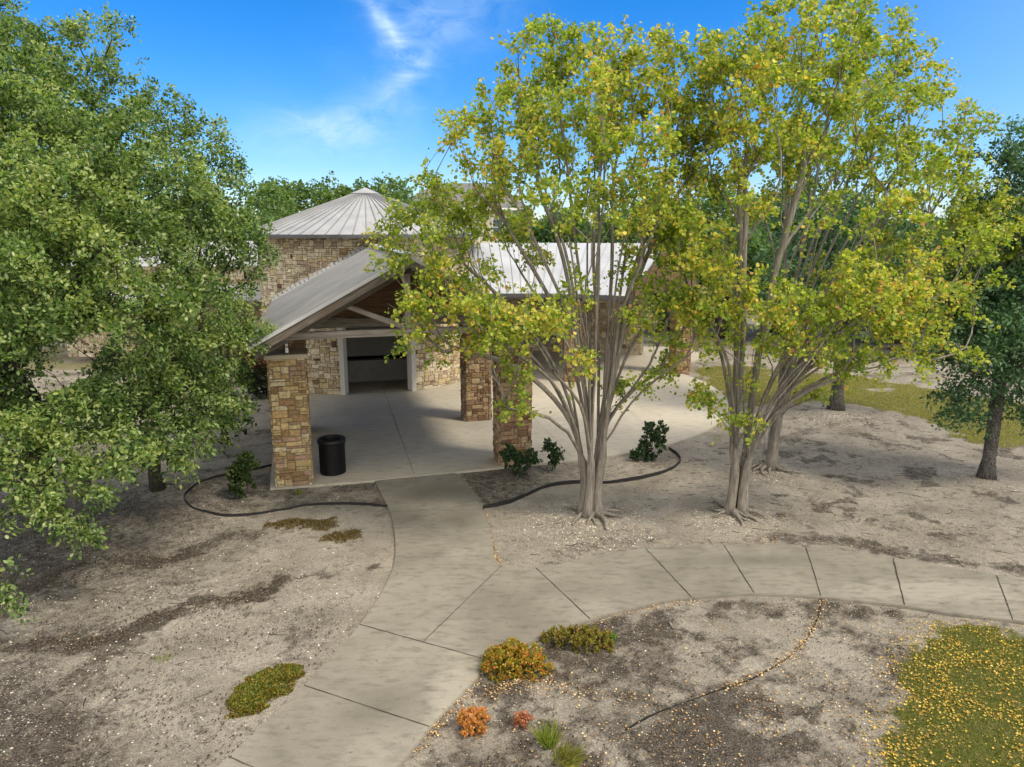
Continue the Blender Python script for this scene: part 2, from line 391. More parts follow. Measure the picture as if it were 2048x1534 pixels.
bed_right = [tuple(p) for p in edge_right] + pxl([(1240, 906), (1160, 920), (915, 946), (940, 980)], -.05)

# ------------------------------------------------------------------ ground
def axis(a, b, s, far_lo, far_hi):
    x = list(np.arange(a, b + 1e-6, s)); st = s; v = x[0]; lo = []
    while v > far_lo: st *= 1.16; v -= st; lo.append(v)
    st = s; v = x[-1]; hi = []
    while v < far_hi: st *= 1.16; v += st; hi.append(v)
    return np.array(lo[::-1] + x + hi)
gx = axis(-13, 14, .085, -900, 900); gy = axis(4.5, 30, .085, -200, 1600)
X, Y = np.meshgrid(gx, gy, indexing='ij'); nx, ny = X.shape
x, y = X.ravel(), Y.ravel()
def masks(x, y):
    n1 = fbm(x * .9, y * .9, 5, .6); n2 = fbm(x * 3.1 + 40, y * 3.1, 4, .6); n3 = fbm(x * .35 + 9, y * .35 + 3, 3)
    gr = smooth(-.12, .18, sdist(x, y, grass_near) + (n2 - .5) * .7 + (n1 - .5) * .5)
    gf = smooth(-.25, .35, sdist(x, y, grass_far) + (n2 - .5) * 1.0 + (n1 - .5) * 1.6) * smooth(.30, .5, n1 + .12)
    far = smooth(44, 50, y + (n3 - .5) * 8) * .8
    leftfar = smooth(.5, .62, n3) * smooth(20, 26, y) * smooth(-9, -13, x) * .6
    grass = np.maximum.reduce([gr, gf, far, leftfar])
    dark = np.zeros_like(x)
    n4 = fbm(x * 9, y * 9, 4, .7)
    def band(pts, wd, k=1.):
        nonlocal dark
        P = [tuple(p) for p in smoothline(pxl(pts, -.05), 5)]
        d = seg_dist(x, y, P) + (n2 - .5) * .7 + (n1 - .5) * .35 + (n4 - .5) * .35
        dark = np.maximum(dark, k * smooth(wd * 1.3, wd * .25, d) * (.85 + .6 * (n4 - .4)))
    band([(-80, 1330), (60, 1290), (190, 1282), (260, 1262), (330, 1228), (400, 1204), (470, 1202), (530, 1184), (572, 1158)], .2)
    band([(-60, 1250), (60, 1180), (160, 1128), (240, 1118), (320, 1122), (385, 1106)], .26)
    band([(385, 1106), (450, 1072), (510, 1068)], .12, .7)
    band([(570, 1160), (640, 1150), (690, 1148), (760, 1130)], .06, .8)
    band([(0, 1420), (100, 1390), (200, 1330), (270, 1270)], .3, .6)
    band([(570, 1300), (590, 1270)], .2, .5)
    band([(1120, 1105), (1200, 1090), (1300, 1080)], .25, .5)
    band([(1560, 1075), (1700, 1085), (1850, 1115), (2040, 1140)], .35, .7)
    band([(1560, 880), (1660, 850), (1750, 840)], .25, .5)
    band([(500, 1078), (640, 1048), (560, 1048), (660, 1052)], .2, .35)
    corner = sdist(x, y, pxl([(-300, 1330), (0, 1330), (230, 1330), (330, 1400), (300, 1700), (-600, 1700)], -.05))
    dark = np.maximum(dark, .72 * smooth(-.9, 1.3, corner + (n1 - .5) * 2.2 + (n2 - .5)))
    dark = np.maximum(dark, .55 * smooth(-.1, .1, sdist(x, y, bed_left)) * smooth(.35, .6, n1 + .08))
    dark = np.maximum(dark, .58 * smooth(-.03, .1, sdist(x, y, bed_right)) * smooth(3.5, .2, x + (n1 - .5) * 2))
    low = sdist(x, y, pxl([(965, 1340), (1180, 1240), (1400, 1198), (1640, 1196), (1800, 1215), (1870, 1235), (1800, 1400), (1760, 1700), (640, 1700)], -.05))
    dark = np.maximum(dark, .74 * smooth(-.05, .15, low) * smooth(.36, .58, n1 * .6 + n2 * .4))
    dark = np.maximum(dark, .6 * smooth(.55, .68, fbm(x * 1.6 + 70, y * 1.6, 5, .65)) * smooth(4.2, 5.2, x) * smooth(12.5, 13.5, y))
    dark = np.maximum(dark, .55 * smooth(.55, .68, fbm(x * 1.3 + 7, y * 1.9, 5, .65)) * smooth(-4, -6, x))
    oak_shade = np.exp(-(((x + 9.5) / 5.5) ** 2 + ((y - 12.5) / 5.0) ** 2)); dark = np.maximum(dark, .62 * smooth(.25, .9, oak_shade + (n1 - .5) * .5))  # the oak's shade, painted into the ground colour
    dark = np.maximum(dark, .36 * smooth(.5, .7, fbm(x * 3.2 + 7, y * 4.5, 5, .7)))
    grav = np.zeros_like(x)
    for cx, cy, r in [(1183, 1045, 2.0), (1100, 1075, 1.4), (1470, 1040, 1.3), (1535, 945, 1.1), (1670, 835, 1.3)]:
        q = gnd(cx, cy, -.05); grav = np.maximum(grav, smooth(r, r * .3, np.hypot(x - q[0], (y - q[1]) * 1.1) + (n2 - .5) * 1.1))
    grav = np.maximum(grav, smooth(.5, .62, n1) * smooth(-2.5, -4, x) * .6)
    return dark, grass, grav, n1, n2
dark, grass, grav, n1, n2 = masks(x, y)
on_c = np.maximum(sdist(x, y, path_poly), sdist(x, y, patio))
z = -.055 + (n1 - .5) * .05 + (n2 - .5) * .018
z = z + smooth(.25, .0, -on_c) * 0.012
z = np.where(on_c > -.03, np.minimum(z, -.05), z); z = np.where(on_c > .15, -.14, z)
z = z + grav * .02 * (on_c < -.1)
near = smooth(60, 30, np.hypot(x, y)); z = z * near + (1 - near) * -.06
for (px, py, r, h) in [(1183, 1035, .9, .07), (1470, 1030, .8, .06), (1535, 940, .9, .07), (1670, 825, 1.2, .08), (1970, 960, 1.0, .08)]:
    q = gnd(px, py); z = z + h * np.exp(-((x - q[0]) ** 2 + (y - q[1]) ** 2) / (r * r * .5))
me = bpy.data.meshes.new('ground')
idx = np.arange(nx * ny).reshape(nx, ny)
Q = np.stack([idx[:-1, :-1], idx[1:, :-1], idx[1:, 1:], idx[:-1, 1:]], -1).reshape(-1, 4)
m, n, b = mat('dirt', .95, .15); g = G(n); o = g.obj()
a = g.attr('mask'); sp = g.N('ShaderNodeSeparateColor'); g.L(a.outputs['Color'], sp.inputs[0])
fine = g.noise(o, 42, 5, .75); mid = g.noise(o, 7, 6, .7, .5); big = g.noise(o, .8, 4, .6)
base = g.mix(g.rng(big, .3, .7), C(.228, .203, .162), C(.405, .368, .302))
mic = g.noise(o, 17, 5, .75)
base = g.mix(g.rng(mic, .56, .68, 0, .4), base, C(.13, .114, .09))
base = g.mix(g.rng(mid, .52, .70, 0, .65), base, C(.12, .105, .082))
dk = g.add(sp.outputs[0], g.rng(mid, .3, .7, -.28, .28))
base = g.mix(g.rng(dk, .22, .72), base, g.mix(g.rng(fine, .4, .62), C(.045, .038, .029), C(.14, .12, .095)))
vor = g.N('ShaderNodeTexVoronoi', {'Vector': o, 'Scale': 34.}); vr = g.N('ShaderNodeSeparateColor'); g.L(vor.outputs['Color'], vr.inputs[0])
thr = g.rng(sp.outputs[2], 0., 1., .93, .45)
isp = g.mul(g.N('ShaderNodeMath', {0: vr.outputs[0], 1: thr}, operation='GREATER_THAN').outputs[0], g.rng(vor.outputs['Distance'], .30, .42, 1., 0.))
base = g.mix(isp, base, g.mix(vr.outputs[1], C(.28, .25, .21), C(.66, .61, .53)))
gcol = g.mix(g.rng(fine, .35, .65), C(.075, .085, .025), C(.20, .19, .06)); gcol = g.mix(g.rng(mid, .45, .65, 0, .6), gcol, C(.26, .21, .10))
base = g.mix(g.rng(g.add(sp.outputs[1], g.rng(fine, .3, .7, -.3, .3)), .3, .7), base, gcol)
v = g.rng(fine, .35, .65, .6, 1.28); vv = g.N('ShaderNodeCombineXYZ', {0: v, 1: v, 2: v}).outputs[0]
g.L(g.mix(1., base, vv, 'MULTIPLY'), b.inputs['Base Color'])
hh = g.add(g.mul(fine, .5), g.add(mid, g.mul(isp, .35))); g.L(g.bump(hh, 1., .05), b.inputs['Normal'])
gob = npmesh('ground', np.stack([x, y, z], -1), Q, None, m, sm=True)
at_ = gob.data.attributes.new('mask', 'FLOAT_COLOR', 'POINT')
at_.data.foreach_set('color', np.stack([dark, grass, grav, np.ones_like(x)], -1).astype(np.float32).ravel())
gob['kind'] = 'structure'
Zg = z.reshape(nx, ny)
def gz(px_, py_):
    i = np.clip(np.searchsorted(gx, px_) - 1, 0, nx - 2); j = np.clip(np.searchsorted(gy, py_) - 1, 0, ny - 2)
    fx = (px_ - gx[i]) / (gx[i + 1] - gx[i]); fy = (py_ - gy[j]) / (gy[j + 1] - gy[j])
    return (Zg[i, j] * (1 - fx) + Zg[i + 1, j] * fx) * (1 - fy) + (Zg[i, j + 1] * (1 - fx) + Zg[i + 1, j + 1] * fx) * fy

# ------------------------------------------------------------------ paths
import bmesh
def slab(name, poly, z0, z1, m):
    bm = bmesh.new(); vs = [bm.verts.new((p[0], p[1], z1)) for p in poly]
    f = bm.faces.new(vs); f.normal_update()
    if f.normal.z < 0: f.normal_flip()
    r = bmesh.ops.extrude_face_region(bm, geom=[f]); 
    for e in r['geom']:
        if isinstance(e, bmesh.types.BMVert): e.co.z = z0
    bmesh.ops.recalc_face_normals(bm, faces=bm.faces)
    top = [e for e in bm.edges if abs(e.verts[0].co.z - z1) < 1e-6 and abs(e.verts[1].co.z - z1) < 1e-6]
    bmesh.ops.bevel(bm, geom=top, offset=.012, segments=2, affect='EDGES', clamp_overlap=True)
    bmesh.ops.triangulate(bm, faces=[f for f in bm.faces if len(f.verts) > 4])
    me = bpy.data.meshes.new(name); bm.to_mesh(me); bm.free()
    ob = link(name, me, m); ob['kind'] = 'structure'; return ob
slab('path', path_poly, -.16, 0.0, M['conc_path'])
slab('patio', patio, -.20, 0.004, M['conc_patio'])
jm = MB()
def joint(p, q, wd=.022, z_=0.0085, wob=.004):
    p = np.array(p); q = np.array(q); L = np.hypot(*(q - p)); k = max(2, int(L / .12)); d = (q - p) / L; nn = np.array([-d[1], d[0]])
    pts = [p + (q - p) * i / k + nn * random.uniform(-wob, wob) for i in range(k + 1)]
    ws = [wd * random.uniform(.3, .65) / 2 for _ in pts]
    vs = [(*(a + nn * w_), z_) for a, w_ in zip(pts, ws)] + [(*(a - nn * w_), z_) for a, w_ in zip(pts, ws)]
    n_ = len(pts); jm.add(vs, [(i, n_ + i, n_ + i + 1, i + 1) for i in range(n_ - 1)])
for a_, b_, w_ in [((1004, 1131), (848, 1282), .02), ((719, 1249), (967, 1318), .022), ((1072, 1136), (1180, 1238), .026), ((1292, 1098), (1383, 1194), .028),
                   ((1448, 1090), (1508, 1186), .026), ((1612, 1095), (1642, 1192), .026), ((1786, 1117), (1809, 1210), .04), ((1993, 1151), (2026, 1240), .03),
                   ((608, 1371), (859, 1454), .022), ((455, 1513), (700, 1620), .02), ((788, 1116), (986, 1111), .008), ((778, 1024), (968, 1019), .008)]:
    joint(gnd(*a_), gnd(*b_), w_)
joint(gnd(828, 949), (-5.02, 26.9), .018, .0125)
joint(gnd(757, 962), gnd(911, 946), .014, .0125)
joint((-5.9, 21.0), (7.2, 24.5), .01, .0125); joint((1.6, 18.3), (-.5, 27.5), .01, .0125); joint((4.3, 19.9), (3.0, 33), .01, .0125)
ob = jm.build('path_joint', M['joint']); ob['kind'] = 'structure'

# steel edging strips
def edging(pts, label, h=.055, th=.0065):
    b_ = MB(); P = [np.array(p) for p in pts]; n_ = len(P); vs = []
    for i, p in enumerate(P):
        d = P[min(i + 1, n_ - 1)] - P[max(i - 1, 0)]; d /= np.hypot(*d); nn = np.array([-d[1], d[0]]) * th
        gzz = float(gz(p[0], p[1])); tilt = random.uniform(-.006, .006)
        top = gzz + h + .012 * math.sin(i * .37) 
        for sgn, z_ in ((1, gzz - .05), (1, top), (-1, top), (-1, gzz - .05)):
            q = p + nn * sgn + (nn * tilt * 60 if z_ > gzz else 0); vs.append((q[0], q[1], z_))
    fs = [(i * 4 + k, (i + 1) * 4 + k, (i + 1) * 4 + (k + 1) % 4, i * 4 + (k + 1) % 4) for i in range(n_ - 1) for k in range(4)] + [(0, 1, 2, 3), ((n_ - 1) * 4 + 3, (n_ - 1) * 4 + 2, (n_ - 1) * 4 + 1, (n_ - 1) * 4)]
    b_.add(vs, fs); tag(b_.build('landscape_edging', M['steel_edge']), label, 'edging', 'metal edging strips round the planting beds')
edging(edge_left, 'black metal edging strip looping round the bed in front of the left stone pillar')
edging(edge_right, 'black metal edging strip curving past the foot of the crape myrtle nearest the path', .085, .008)
edging(edge_low, 'thin metal edging strip crossing the leaf-strewn soil below the curved path', .018, .006)

# ------------------------------------------------------------------ stonework
PAL_TOWER = [((228, 212, 184), 6), ((214, 196, 164), 6), ((190, 168, 138), 4), ((212, 188, 140), 3), ((186, 160, 140), 3), ((222, 208, 182), 3), ((150, 118, 88), .6), ((118, 88, 66), .5), ((200, 166, 118), .8)]
PAL_COL = [((196, 166, 112), 6), ((178, 146, 98), 5), ((206, 182, 134), 4), ((160, 124, 84), 3), ((176, 140, 116), 3), ((212, 196, 160), 2), ((150, 116, 80), .8), ((186, 150, 96), 1.2)]
PAL_RED_SHADE = [((168, 134, 104), 5), ((152, 116, 90), 4), ((184, 152, 116), 4), ((138, 102, 76), 3), ((190, 164, 126), 2), ((168, 132, 88), 3), ((122, 90, 68), 1)]  # darker red-brown pillar stone, with shade painted into its colours
def pick(pal):
    r = random.random() * sum(p[1] for p in pal)
    for c, w_ in pal:
        r -= w_
        if r <= 0: break
    k = random.uniform(.95, 1.28); g0 = sum(c) / 3; c = tuple(q * .74 + g0 * (.27, .26, .22)[i_] for i_, q in enumerate(c))
    return tuple(min(.9, q * k * .88) for q in lin(*c))
def masonry(mb, W, Hh, cu, cz, fmap, pal, skip=None, gap=.007, dep=.036, shapes=None, joinu=False):
    nu, nz_ = max(1, round(W / cu)), max(1, round(Hh / cz)); cu, cz = W / nu, Hh / nz_
    used = np.zeros((nu, nz_), bool)
    shapes = shapes or [(2, 2), (3, 2), (3, 2), (4, 2), (2, 1), (3, 1), (4, 1), (4, 3), (3, 3), (2, 2), (1, 1), (2, 3), (5, 2), (1, 2)]
    for j in range(nz_):
        for i in range(nu):
            if used[i, j]: continue
            if skip is not None and skip((i + .5) * cu, (j + .5) * cz): used[i, j] = True; continue
            for sw, sh in random.sample(shapes, 6) + [(2, 1), (1, 1)]:
                if i + sw > nu or j + sh > nz_ or used[i:i + sw, j:j + sh].any(): continue
                if skip is not None and any(skip((i + a + .5) * cu, (j + c + .5) * cz) for a in (0, sw - 1) for c in range(sh)): continue
                break
            used[i:i + sw, j:j + sh] = True
            u0, u1, z0, z1 = i * cu, (i + sw) * cu, j * cz, (j + sh) * cz
            jt = lambda s_: random.uniform(-s_, s_)
            ch = min(.035, sw * cu * .28, sh * cz * .34)
            g_ = gap
            o_ = [(u0 + g_ + ch * random.random(), z0 + g_), (u1 - g_ - ch * random.random(), z0 + g_), (u1 - g_, z0 + g_ + ch * random.random()), (u1 - g_, z1 - g_ - ch * random.random()),
                  (u1 - g_ - ch * random.random(), z1 - g_), (u0 + g_ + ch * random.random(), z1 - g_), (u0 + g_, z1 - g_ - ch * random.random()), (u0 + g_, z0 + g_ + ch * random.random())]
            o_ = [(a + jt(.004), c + jt(.005)) for a, c in o_]
            d = dep * random.uniform(.5, 1.15); cxu, cxz = (u0 + u1) / 2, (z0 + z1) / 2
            ring = lambda f, dd: [fmap(cxu + (a - cxu) * f, cxz + (c - cxz) * f, dd + jt(.003)) for a, c in o_]
            k1 = 1 - .016 / max(.08, min(sw * cu, sh * cz)); 
            vs = ring(1, -.004) + ring(1, d * .62) + ring(k1 - .05, d)
            fs = [(r * 8 + k, r * 8 + (k + 1) % 8, (r + 1) * 8 + (k + 1) % 8, (r + 1) * 8 + k) for r in (0, 1) for k in range(8)] + [tuple(range(16, 24))]
            mb.add(vs, fs, pick(pal))

# ------------------------------------------------------------------ round building
tw = thing('round_building', 'round stone building with a grey cone-shaped metal roof and open doorway', 'building', (TC[0], TC[1], 0))
door_dir = math.atan2(*(np.array([-5.0, 26.03]) - TC)[::-1])   # angle of the doorway
dh = 1.36 / TR; DOOR_H = 3.05
wl = MB()
# wall core with the opening, inner face too
na = 96
for k in range(na):
    a0 = door_dir + dh + (2 * math.pi - 2 * dh) * k / na; a1 = door_dir + dh + (2 * math.pi - 2 * dh) * (k + 1) / na
    ri = TR - .32
    vs = [(r * math.cos(a), r * math.sin(a), z_) for z_ in (-.05, EAVE_T + .12) for r, a in ((TR, a0), (TR, a1), (ri, a1), (ri, a0))]
    fs = [(0, 1, 5, 4), (2, 3, 7, 6)]
    if k == 0: fs.append((3, 0, 4, 7))
    if k == na - 1: fs.append((1, 2, 6, 5))
    wl.add(vs, fs, (.19, .16, .125))
for k in range(10):
    a0 = door_dir - dh + 2 * dh * k / 10; a1 = a0 + 2 * dh / 10; ri = TR - .32
    vs = [(r * math.cos(a), r * math.sin(a), z_) for z_ in (DOOR_H, EAVE_T + .12) for r, a in ((TR, a0), (TR, a1), (ri, a1), (ri, a0))]
    wl.add(vs, [(0, 1, 5, 4), (2, 3, 7, 6), (0, 3, 2, 1)], (.19, .16, .125))
wall = wl.build('wall', M['mortar'], tw)
st = MB()
a_start = door_dir - math.radians(112); span = math.radians(224)
def tmap(u, z_, d): a = a_start + u / TR; return ((TR + d) * math.cos(a), (TR + d) * math.sin(a), z_)
mid_u = span * TR / 2
masonry(st, span * TR, EAVE_T + .05, .095, .074, tmap, PAL_TOWER, skip=lambda u, z_: abs(u - mid_u) < 1.40 and z_ < DOOR_H + .02)
stn = st.build('stone_facing', M['stone'], wall)
# doorway frame
fr = MB()
for sg in (-1, 1):
    a = door_dir + sg * (dh + .005)
    r0, r1 = TR - .36, TR + .05
    e = np.array([math.cos(a), math.sin(a)]); tn = np.array([-e[1], e[0]]) * sg
    P = [e * r0 - tn * .15, e * r1 - tn * .15, e * r1 + tn * .02, e * r0 + tn * .02]
    P = [tuple(p) for p in P]
    fr.prism(P if sg < 0 else P[::-1], 0, DOOR_H)
e = np.array([math.cos(door_dir), math.sin(door_dir)]); tn = np.array([-e[1], e[0]])
P = [tuple(e * (TR - .36) - tn * 1.42), tuple(e * (TR + .05) - tn * 1.42), tuple(e * (TR + .05) + tn * 1.42), tuple(e * (TR - .36) + tn * 1.42)]
fr.prism(P, DOOR_H, DOOR_H + .14)
fr.build('door_frame', M['paint'], tw)
# inside: low counter wall and upper wall
ins = MB()
def lb(off0, off1, half, z0, z1, mb):
    P = [e * off0 - tn * half, e * off1 - tn * half, e * off1 + tn * half, e * off0 + tn * half]
    mb.prism([tuple(p) for p in P][::-1], z0, z1)
lb(1.5, 1.9, 2.6, .06, .86, ins); lb(1.55, 1.86, 2.6, -.03, .06, ins)
ins.build('counter', M['interior'], tw)
i2 = MB(); lb(1.2, 1.4, 2.9, .96, 3.9, i2); i2.build('inner_wall', M['interior'], tw)
# roof
ro = MB(); ER = 4.86; seams = 64
rz = lambda r: EAVE_T + (APEX - EAVE_T) * (1 - r / ER)
for k in range(seams):
    a0, a1 = 2 * math.pi * k / seams, 2 * math.pi * (k + 1) / seams
    for r0, r1 in ((ER, ER * .5), (ER * .5, .35)):
        ro.add([(r0 * math.cos(a0), r0 * math.sin(a0), rz(r0)), (r0 * math.cos(a1), r0 * math.sin(a1), rz(r0)), (r1 * math.cos(a1), r1 * math.sin(a1), rz(r1)), (r1 * math.cos(a0), r1 * math.sin(a0), rz(r1))], [(0, 1, 2, 3)])
        ro.add([(r0 * math.cos(a0), r0 * math.sin(a0), rz(r0) - .05), (r0 * math.cos(a1), r0 * math.sin(a1), rz(r0) - .05), (r1 * math.cos(a1), r1 * math.sin(a1), rz(r1) - .05), (r1 * math.cos(a0), r1 * math.sin(a0), rz(r1) - .05)], [(3, 2, 1, 0)])
rf = ro.build('roof', M['roof'], tw)
sm_ = MB()
for k in range(seams):
    a = 2 * math.pi * k / seams
    sm_.beam((ER * math.cos(a), ER * math.sin(a), rz(ER) + .02), (.45 * math.cos(a), .45 * math.sin(a), rz(.45) + .02), .022, .05, b=.004)
sm_.build('roof_seams', M['seam'], rf)
cp = MB(); cp.lathe([(.58, rz(.58) + .03), (.60, rz(.58) + .07), (.3, APEX - .02), (.02, APEX + .10), (0.001, APEX + .10)], 32); cp.build('roof_cap', M['roof'], rf)
gt = MB(); gt.lathe([(TR + .03, EAVE_T + .04), (ER - .02, EAVE_T - .02)], 96); gt.build('soffit', M['boards'], rf)
gt = MB(); gt.lathe([(ER - .02, EAVE_T - .10), (ER + .035, EAVE_T - .10), (ER + .035, EAVE_T + .012), (ER - .01, EAVE_T + .018), (ER - .02, EAVE_T - .10)], 96); gt.build('gutter', M['trim_dark'], rf)

# ------------------------------------------------------------------ gabled porch
PO = thing('gabled_porch', 'open timber porch with stone pillars and a grey metal gable roof', 'porch', (O0[0], O0[1], 0), ROT)
# local frame: x = across, y = back towards the round building
CW, CD, CH = .86, .80, 3.08
for (cx, cy, pal, lab) in [(-2.75, .42, PAL_COL, None), (2.75, .48, PAL_RED_SHADE, None), (-2.82, 4.95, PAL_RED_SHADE, None), (2.78, 4.98, PAL_RED_SHADE, None)]:
    c_ = MB(); hw, hd = CW / 2 - .025, CD / 2 - .025
    c_.box(cx - hw, cx + hw, cy - hd, cy + hd, -.05, CH, (.23, .19, .14))
    col = c_.build('pillar', M['mortar'], PO)
    s_ = MB()
    hw2, hd2 = hw, hd
    masonry(s_, 2 * hw2, CH, .086, .058, lambda u, z_, d: (cx - hw2 + u, cy - hd2 - d, z_), pal)
    masonry(s_, 2 * hd2, CH, .086, .058, lambda u, z_, d: (cx + hw2 + d, cy - hd2 + u, z_), pal)
    masonry(s_, 2 * hw2, CH, .086, .058, lambda u, z_, d: (cx + hw2 - u, cy + hd2 + d, z_), pal)
    masonry(s_, 2 * hd2, CH, .086, .058, lambda u, z_, d: (cx - hw2 - d, cy + hd2 - u, z_), pal)
    s_.build('stone_facing', M['stone'], col)
    k_ = MB(); q = .045
    a_, b_ = CW / 2 + .05, CD / 2 + .05
    lo = [(-a_, -b_), (a_, -b_), (a_, b_), (-a_, b_)]
    k_.add([(cx + i, cy + j, CH) for i, j in lo] + [(cx + i, cy + j, CH + .085) for i, j in lo] + [(cx + i * .975, cy + j * .975, CH + .10) for i, j in lo],
           [(3, 2, 1, 0), (0, 1, 5, 4), (1, 2, 6, 5), (2, 3, 7, 6), (3, 0, 4, 7), (4, 5, 9, 8), (5, 6, 10, 9), (6, 7, 11, 10), (7, 4, 8, 11), (8, 9, 10, 11)])
    k_.build('pillar_cap', M['capstone'], col)
RZ, SL, HS = 5.42, .543, 3.46       # ridge height, slope, half span
T0, T1 = -1.08, 9.15
rzz = lambda u: RZ - abs(u) * SL
for sg in (-1, 1):
    p_ = MB(); p_.beam((sg * 2.75, .4, CH + .10), (sg * 2.75, .4, 3.62), .15, .15, up=(0, 1, 0)); p_.build('post', M['boards'], PO)
    p_ = MB(); p_.beam((sg * 2.78, 4.95, CH + .10), (sg * 2.78, 4.95, 3.6), .15, .15, up=(0, 1, 0)); p_.build('post', M['boards'], PO)
    p_ = MB(); p_.beam((sg * 2.72, -.35, rzz(2.72) - .30), (sg * 2.72, 8.9, rzz(2.72) - .30), .15, .26); p_.build('eave_beam', M['wood'], PO)
# trusses: front one at -.5, second one above the rear pillars, third between
def truss(ty, first=False):
    a = MB(); a.beam((-3.02, ty, 3.675), (3.02, ty, 3.675), .16, .16); a.build('tie_beam', M['wood'], PO)
    for sg in (-1, 1):
        off = .25
        a = MB(); a.beam((sg * 3.42, ty + .002, rzz(3.42) - off), (0, ty + .002, rzz(0) - off), .15, .30); a.build('rafter', M['wood_dark'], PO)
        a = MB(); a.beam((sg * 1.35, ty + .02, rzz(1.35) - off - .14), (sg * .08, ty + .02, 3.78), .10, .12); a.build('strut', M['wood'], PO)
    a = MB(); a.beam((0, ty - .01, 3.75), (0, ty - .01, 5.0), .14, .14, up=(0, 1, 0)); a.build('king_post', M['wood'], PO)
truss(-.5, True)
a = MB(); a.beam((-3.0, 4.45, 3.30), (3.0, 4.45, 3.30), .15, .26); a.build('tie_beam', M['wood'], PO)
# boarded gable behind
bd = MB(); zz = 3.44; k = 0
while zz < 5.0:
    h_ = .17; u_ = (RZ - .12 - zz - h_) / SL
    if u_ < .15: break
    bd.beam((-u_, 4.50, zz + h_ / 2), (u_, 4.50, zz + h_ / 2), .03, h_ - .003, b=.006); zz += h_
bd.build('gable_boards', M['boards'], PO)
# roof deck, metal skin, seams
for sg in (-1, 1):
    n_ = Vector((sg * SL, 0, 1)).normalized()
    def P3(u, t_, h_): return (sg * u + n_.x * h_, t_, RZ - u * SL + n_.z * h_)
    dk_ = MB(); vs = [P3(u, t_, h_) for h_ in (-.10, -.03) for u, t_ in ((0.02, T0 + .03), (HS - .03, T0 + .03), (HS - .03, T1), (0.02, T1))]
    fs = [(0, 3, 2, 1), (4, 5, 6, 7), (0, 1, 5, 4), (1, 2, 6, 5), (2, 3, 7, 6), (3, 0, 4, 7)]
    dk_.add(vs, fs, (1, 1, 1), [(p[1], p[0], p[2]) for p in vs]); dk_.build('roof_deck', M['boards'], PO, tc=True)
    sk = MB(); vs = [P3(u, t_, h_) for h_ in (-.028, .0) for u, t_ in ((0, T0), (HS, T0), (HS, T1), (0, T1))]
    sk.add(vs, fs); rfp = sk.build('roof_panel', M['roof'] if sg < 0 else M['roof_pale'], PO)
    ns = 34; sb = MB()
    for i in range(ns + 1):
        t_ = T0 + .02 + (T1 - T0 - .04) * i / ns
        sb.beam(P3(0.05, t_, .014), P3(HS, t_, .014), .018, .032, up=n_, b=.004)
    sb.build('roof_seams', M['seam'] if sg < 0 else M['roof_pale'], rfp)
    tr = MB(); tr.beam(P3(0.0, T0 - .012, -.02), P3(HS, T0 - .012, -.02), .025, .07, up=n_, b=.004); tr.build('rake_trim', M['flash'], PO)
    tr = MB(); tr.beam(P3(0.0, T0 + .03, -.14), P3(HS - .12, T0 + .03, -.14), .04, .17, up=n_, b=.004); tr.build('fascia_board', M['wood_dark'], PO)
    tr = MB(); tr.beam(P3(HS + .012, T0, -.05), P3(HS + .012, T1, -.05), .025, .12, up=n_, b=.004); tr.build('eave_trim', M['trim_dark'], PO)
    # stepped flashing against the round wall
    fl = MB(); k = 0
    u = .25
    while u < HS - .05:
        uu = min(u + .13, HS); h_ = random.uniform(.10, .18)
        vs = [P3(u, T1 - .02, .0), P3(uu - .02, T1 - .02, 0), P3(uu - .02, T1 - .02, h_), P3(u, T1 - .02, h_), P3(u, T1 + .03, .0), P3(uu - .02, T1 + .03, 0), P3(uu - .02, T1 + .03, h_), P3(u, T1 + .03, h_)]
        fl.add(vs, [(0, 1, 2, 3), (7, 6, 5, 4), (3, 2, 6, 7), (0, 3, 7, 4), (1, 5, 6, 2)]); u += .15
    fl.beam(P3(.2, T1 - .09, .02), P3(HS, T1 - .09, .02), .14, .03, up=n_, b=.004)
    fl.build('wall_flashing', M['flash'], PO)
rc = MB(); rc.beam((0, T0, RZ + .035), (0, T1, RZ + .035), .26, .035); rc.build('ridge_cap', M['flash'], PO)
# purlins under the deck
for u_ in (-2.0, -1.0, 1.0, 2.0):
    a = MB(); a.beam((u_, T0 + .1, rzz(u_) - .17), (u_, 8.8, rzz(u_) - .17), .08, .12); a.build('purlin', M['wood'], PO)
# lamp on the front left pillar post
lm = thing('porch_lamp', 'slim black and white lamp fixed to the post above the left stone pillar cap', 'lamp', (*(O0 + UA * -2.72 + VA * .24), 3.20), ROT)
a = MB(); a.box(-.045, .045, -.20, -.12, 0.0, .62); a.build('housing', M['black'], lm)
a = MB(); a.box(-.032, .032, -.225, -.202, .02, .14); a.box(-.032, .032, -.225, -.202, .17, .23); a.box(-.032, .032, -.225, -.202, .25, .31); a.box(-.032, .032, -.225, -.202, .33, .36); a.build('lens', M['white'], lm)  # plain white segments standing for small marks on the housing
a = MB(); a.box(-.06, .06, -.117, .10, .40, .46); a.build('bracket', M['black'], lm)

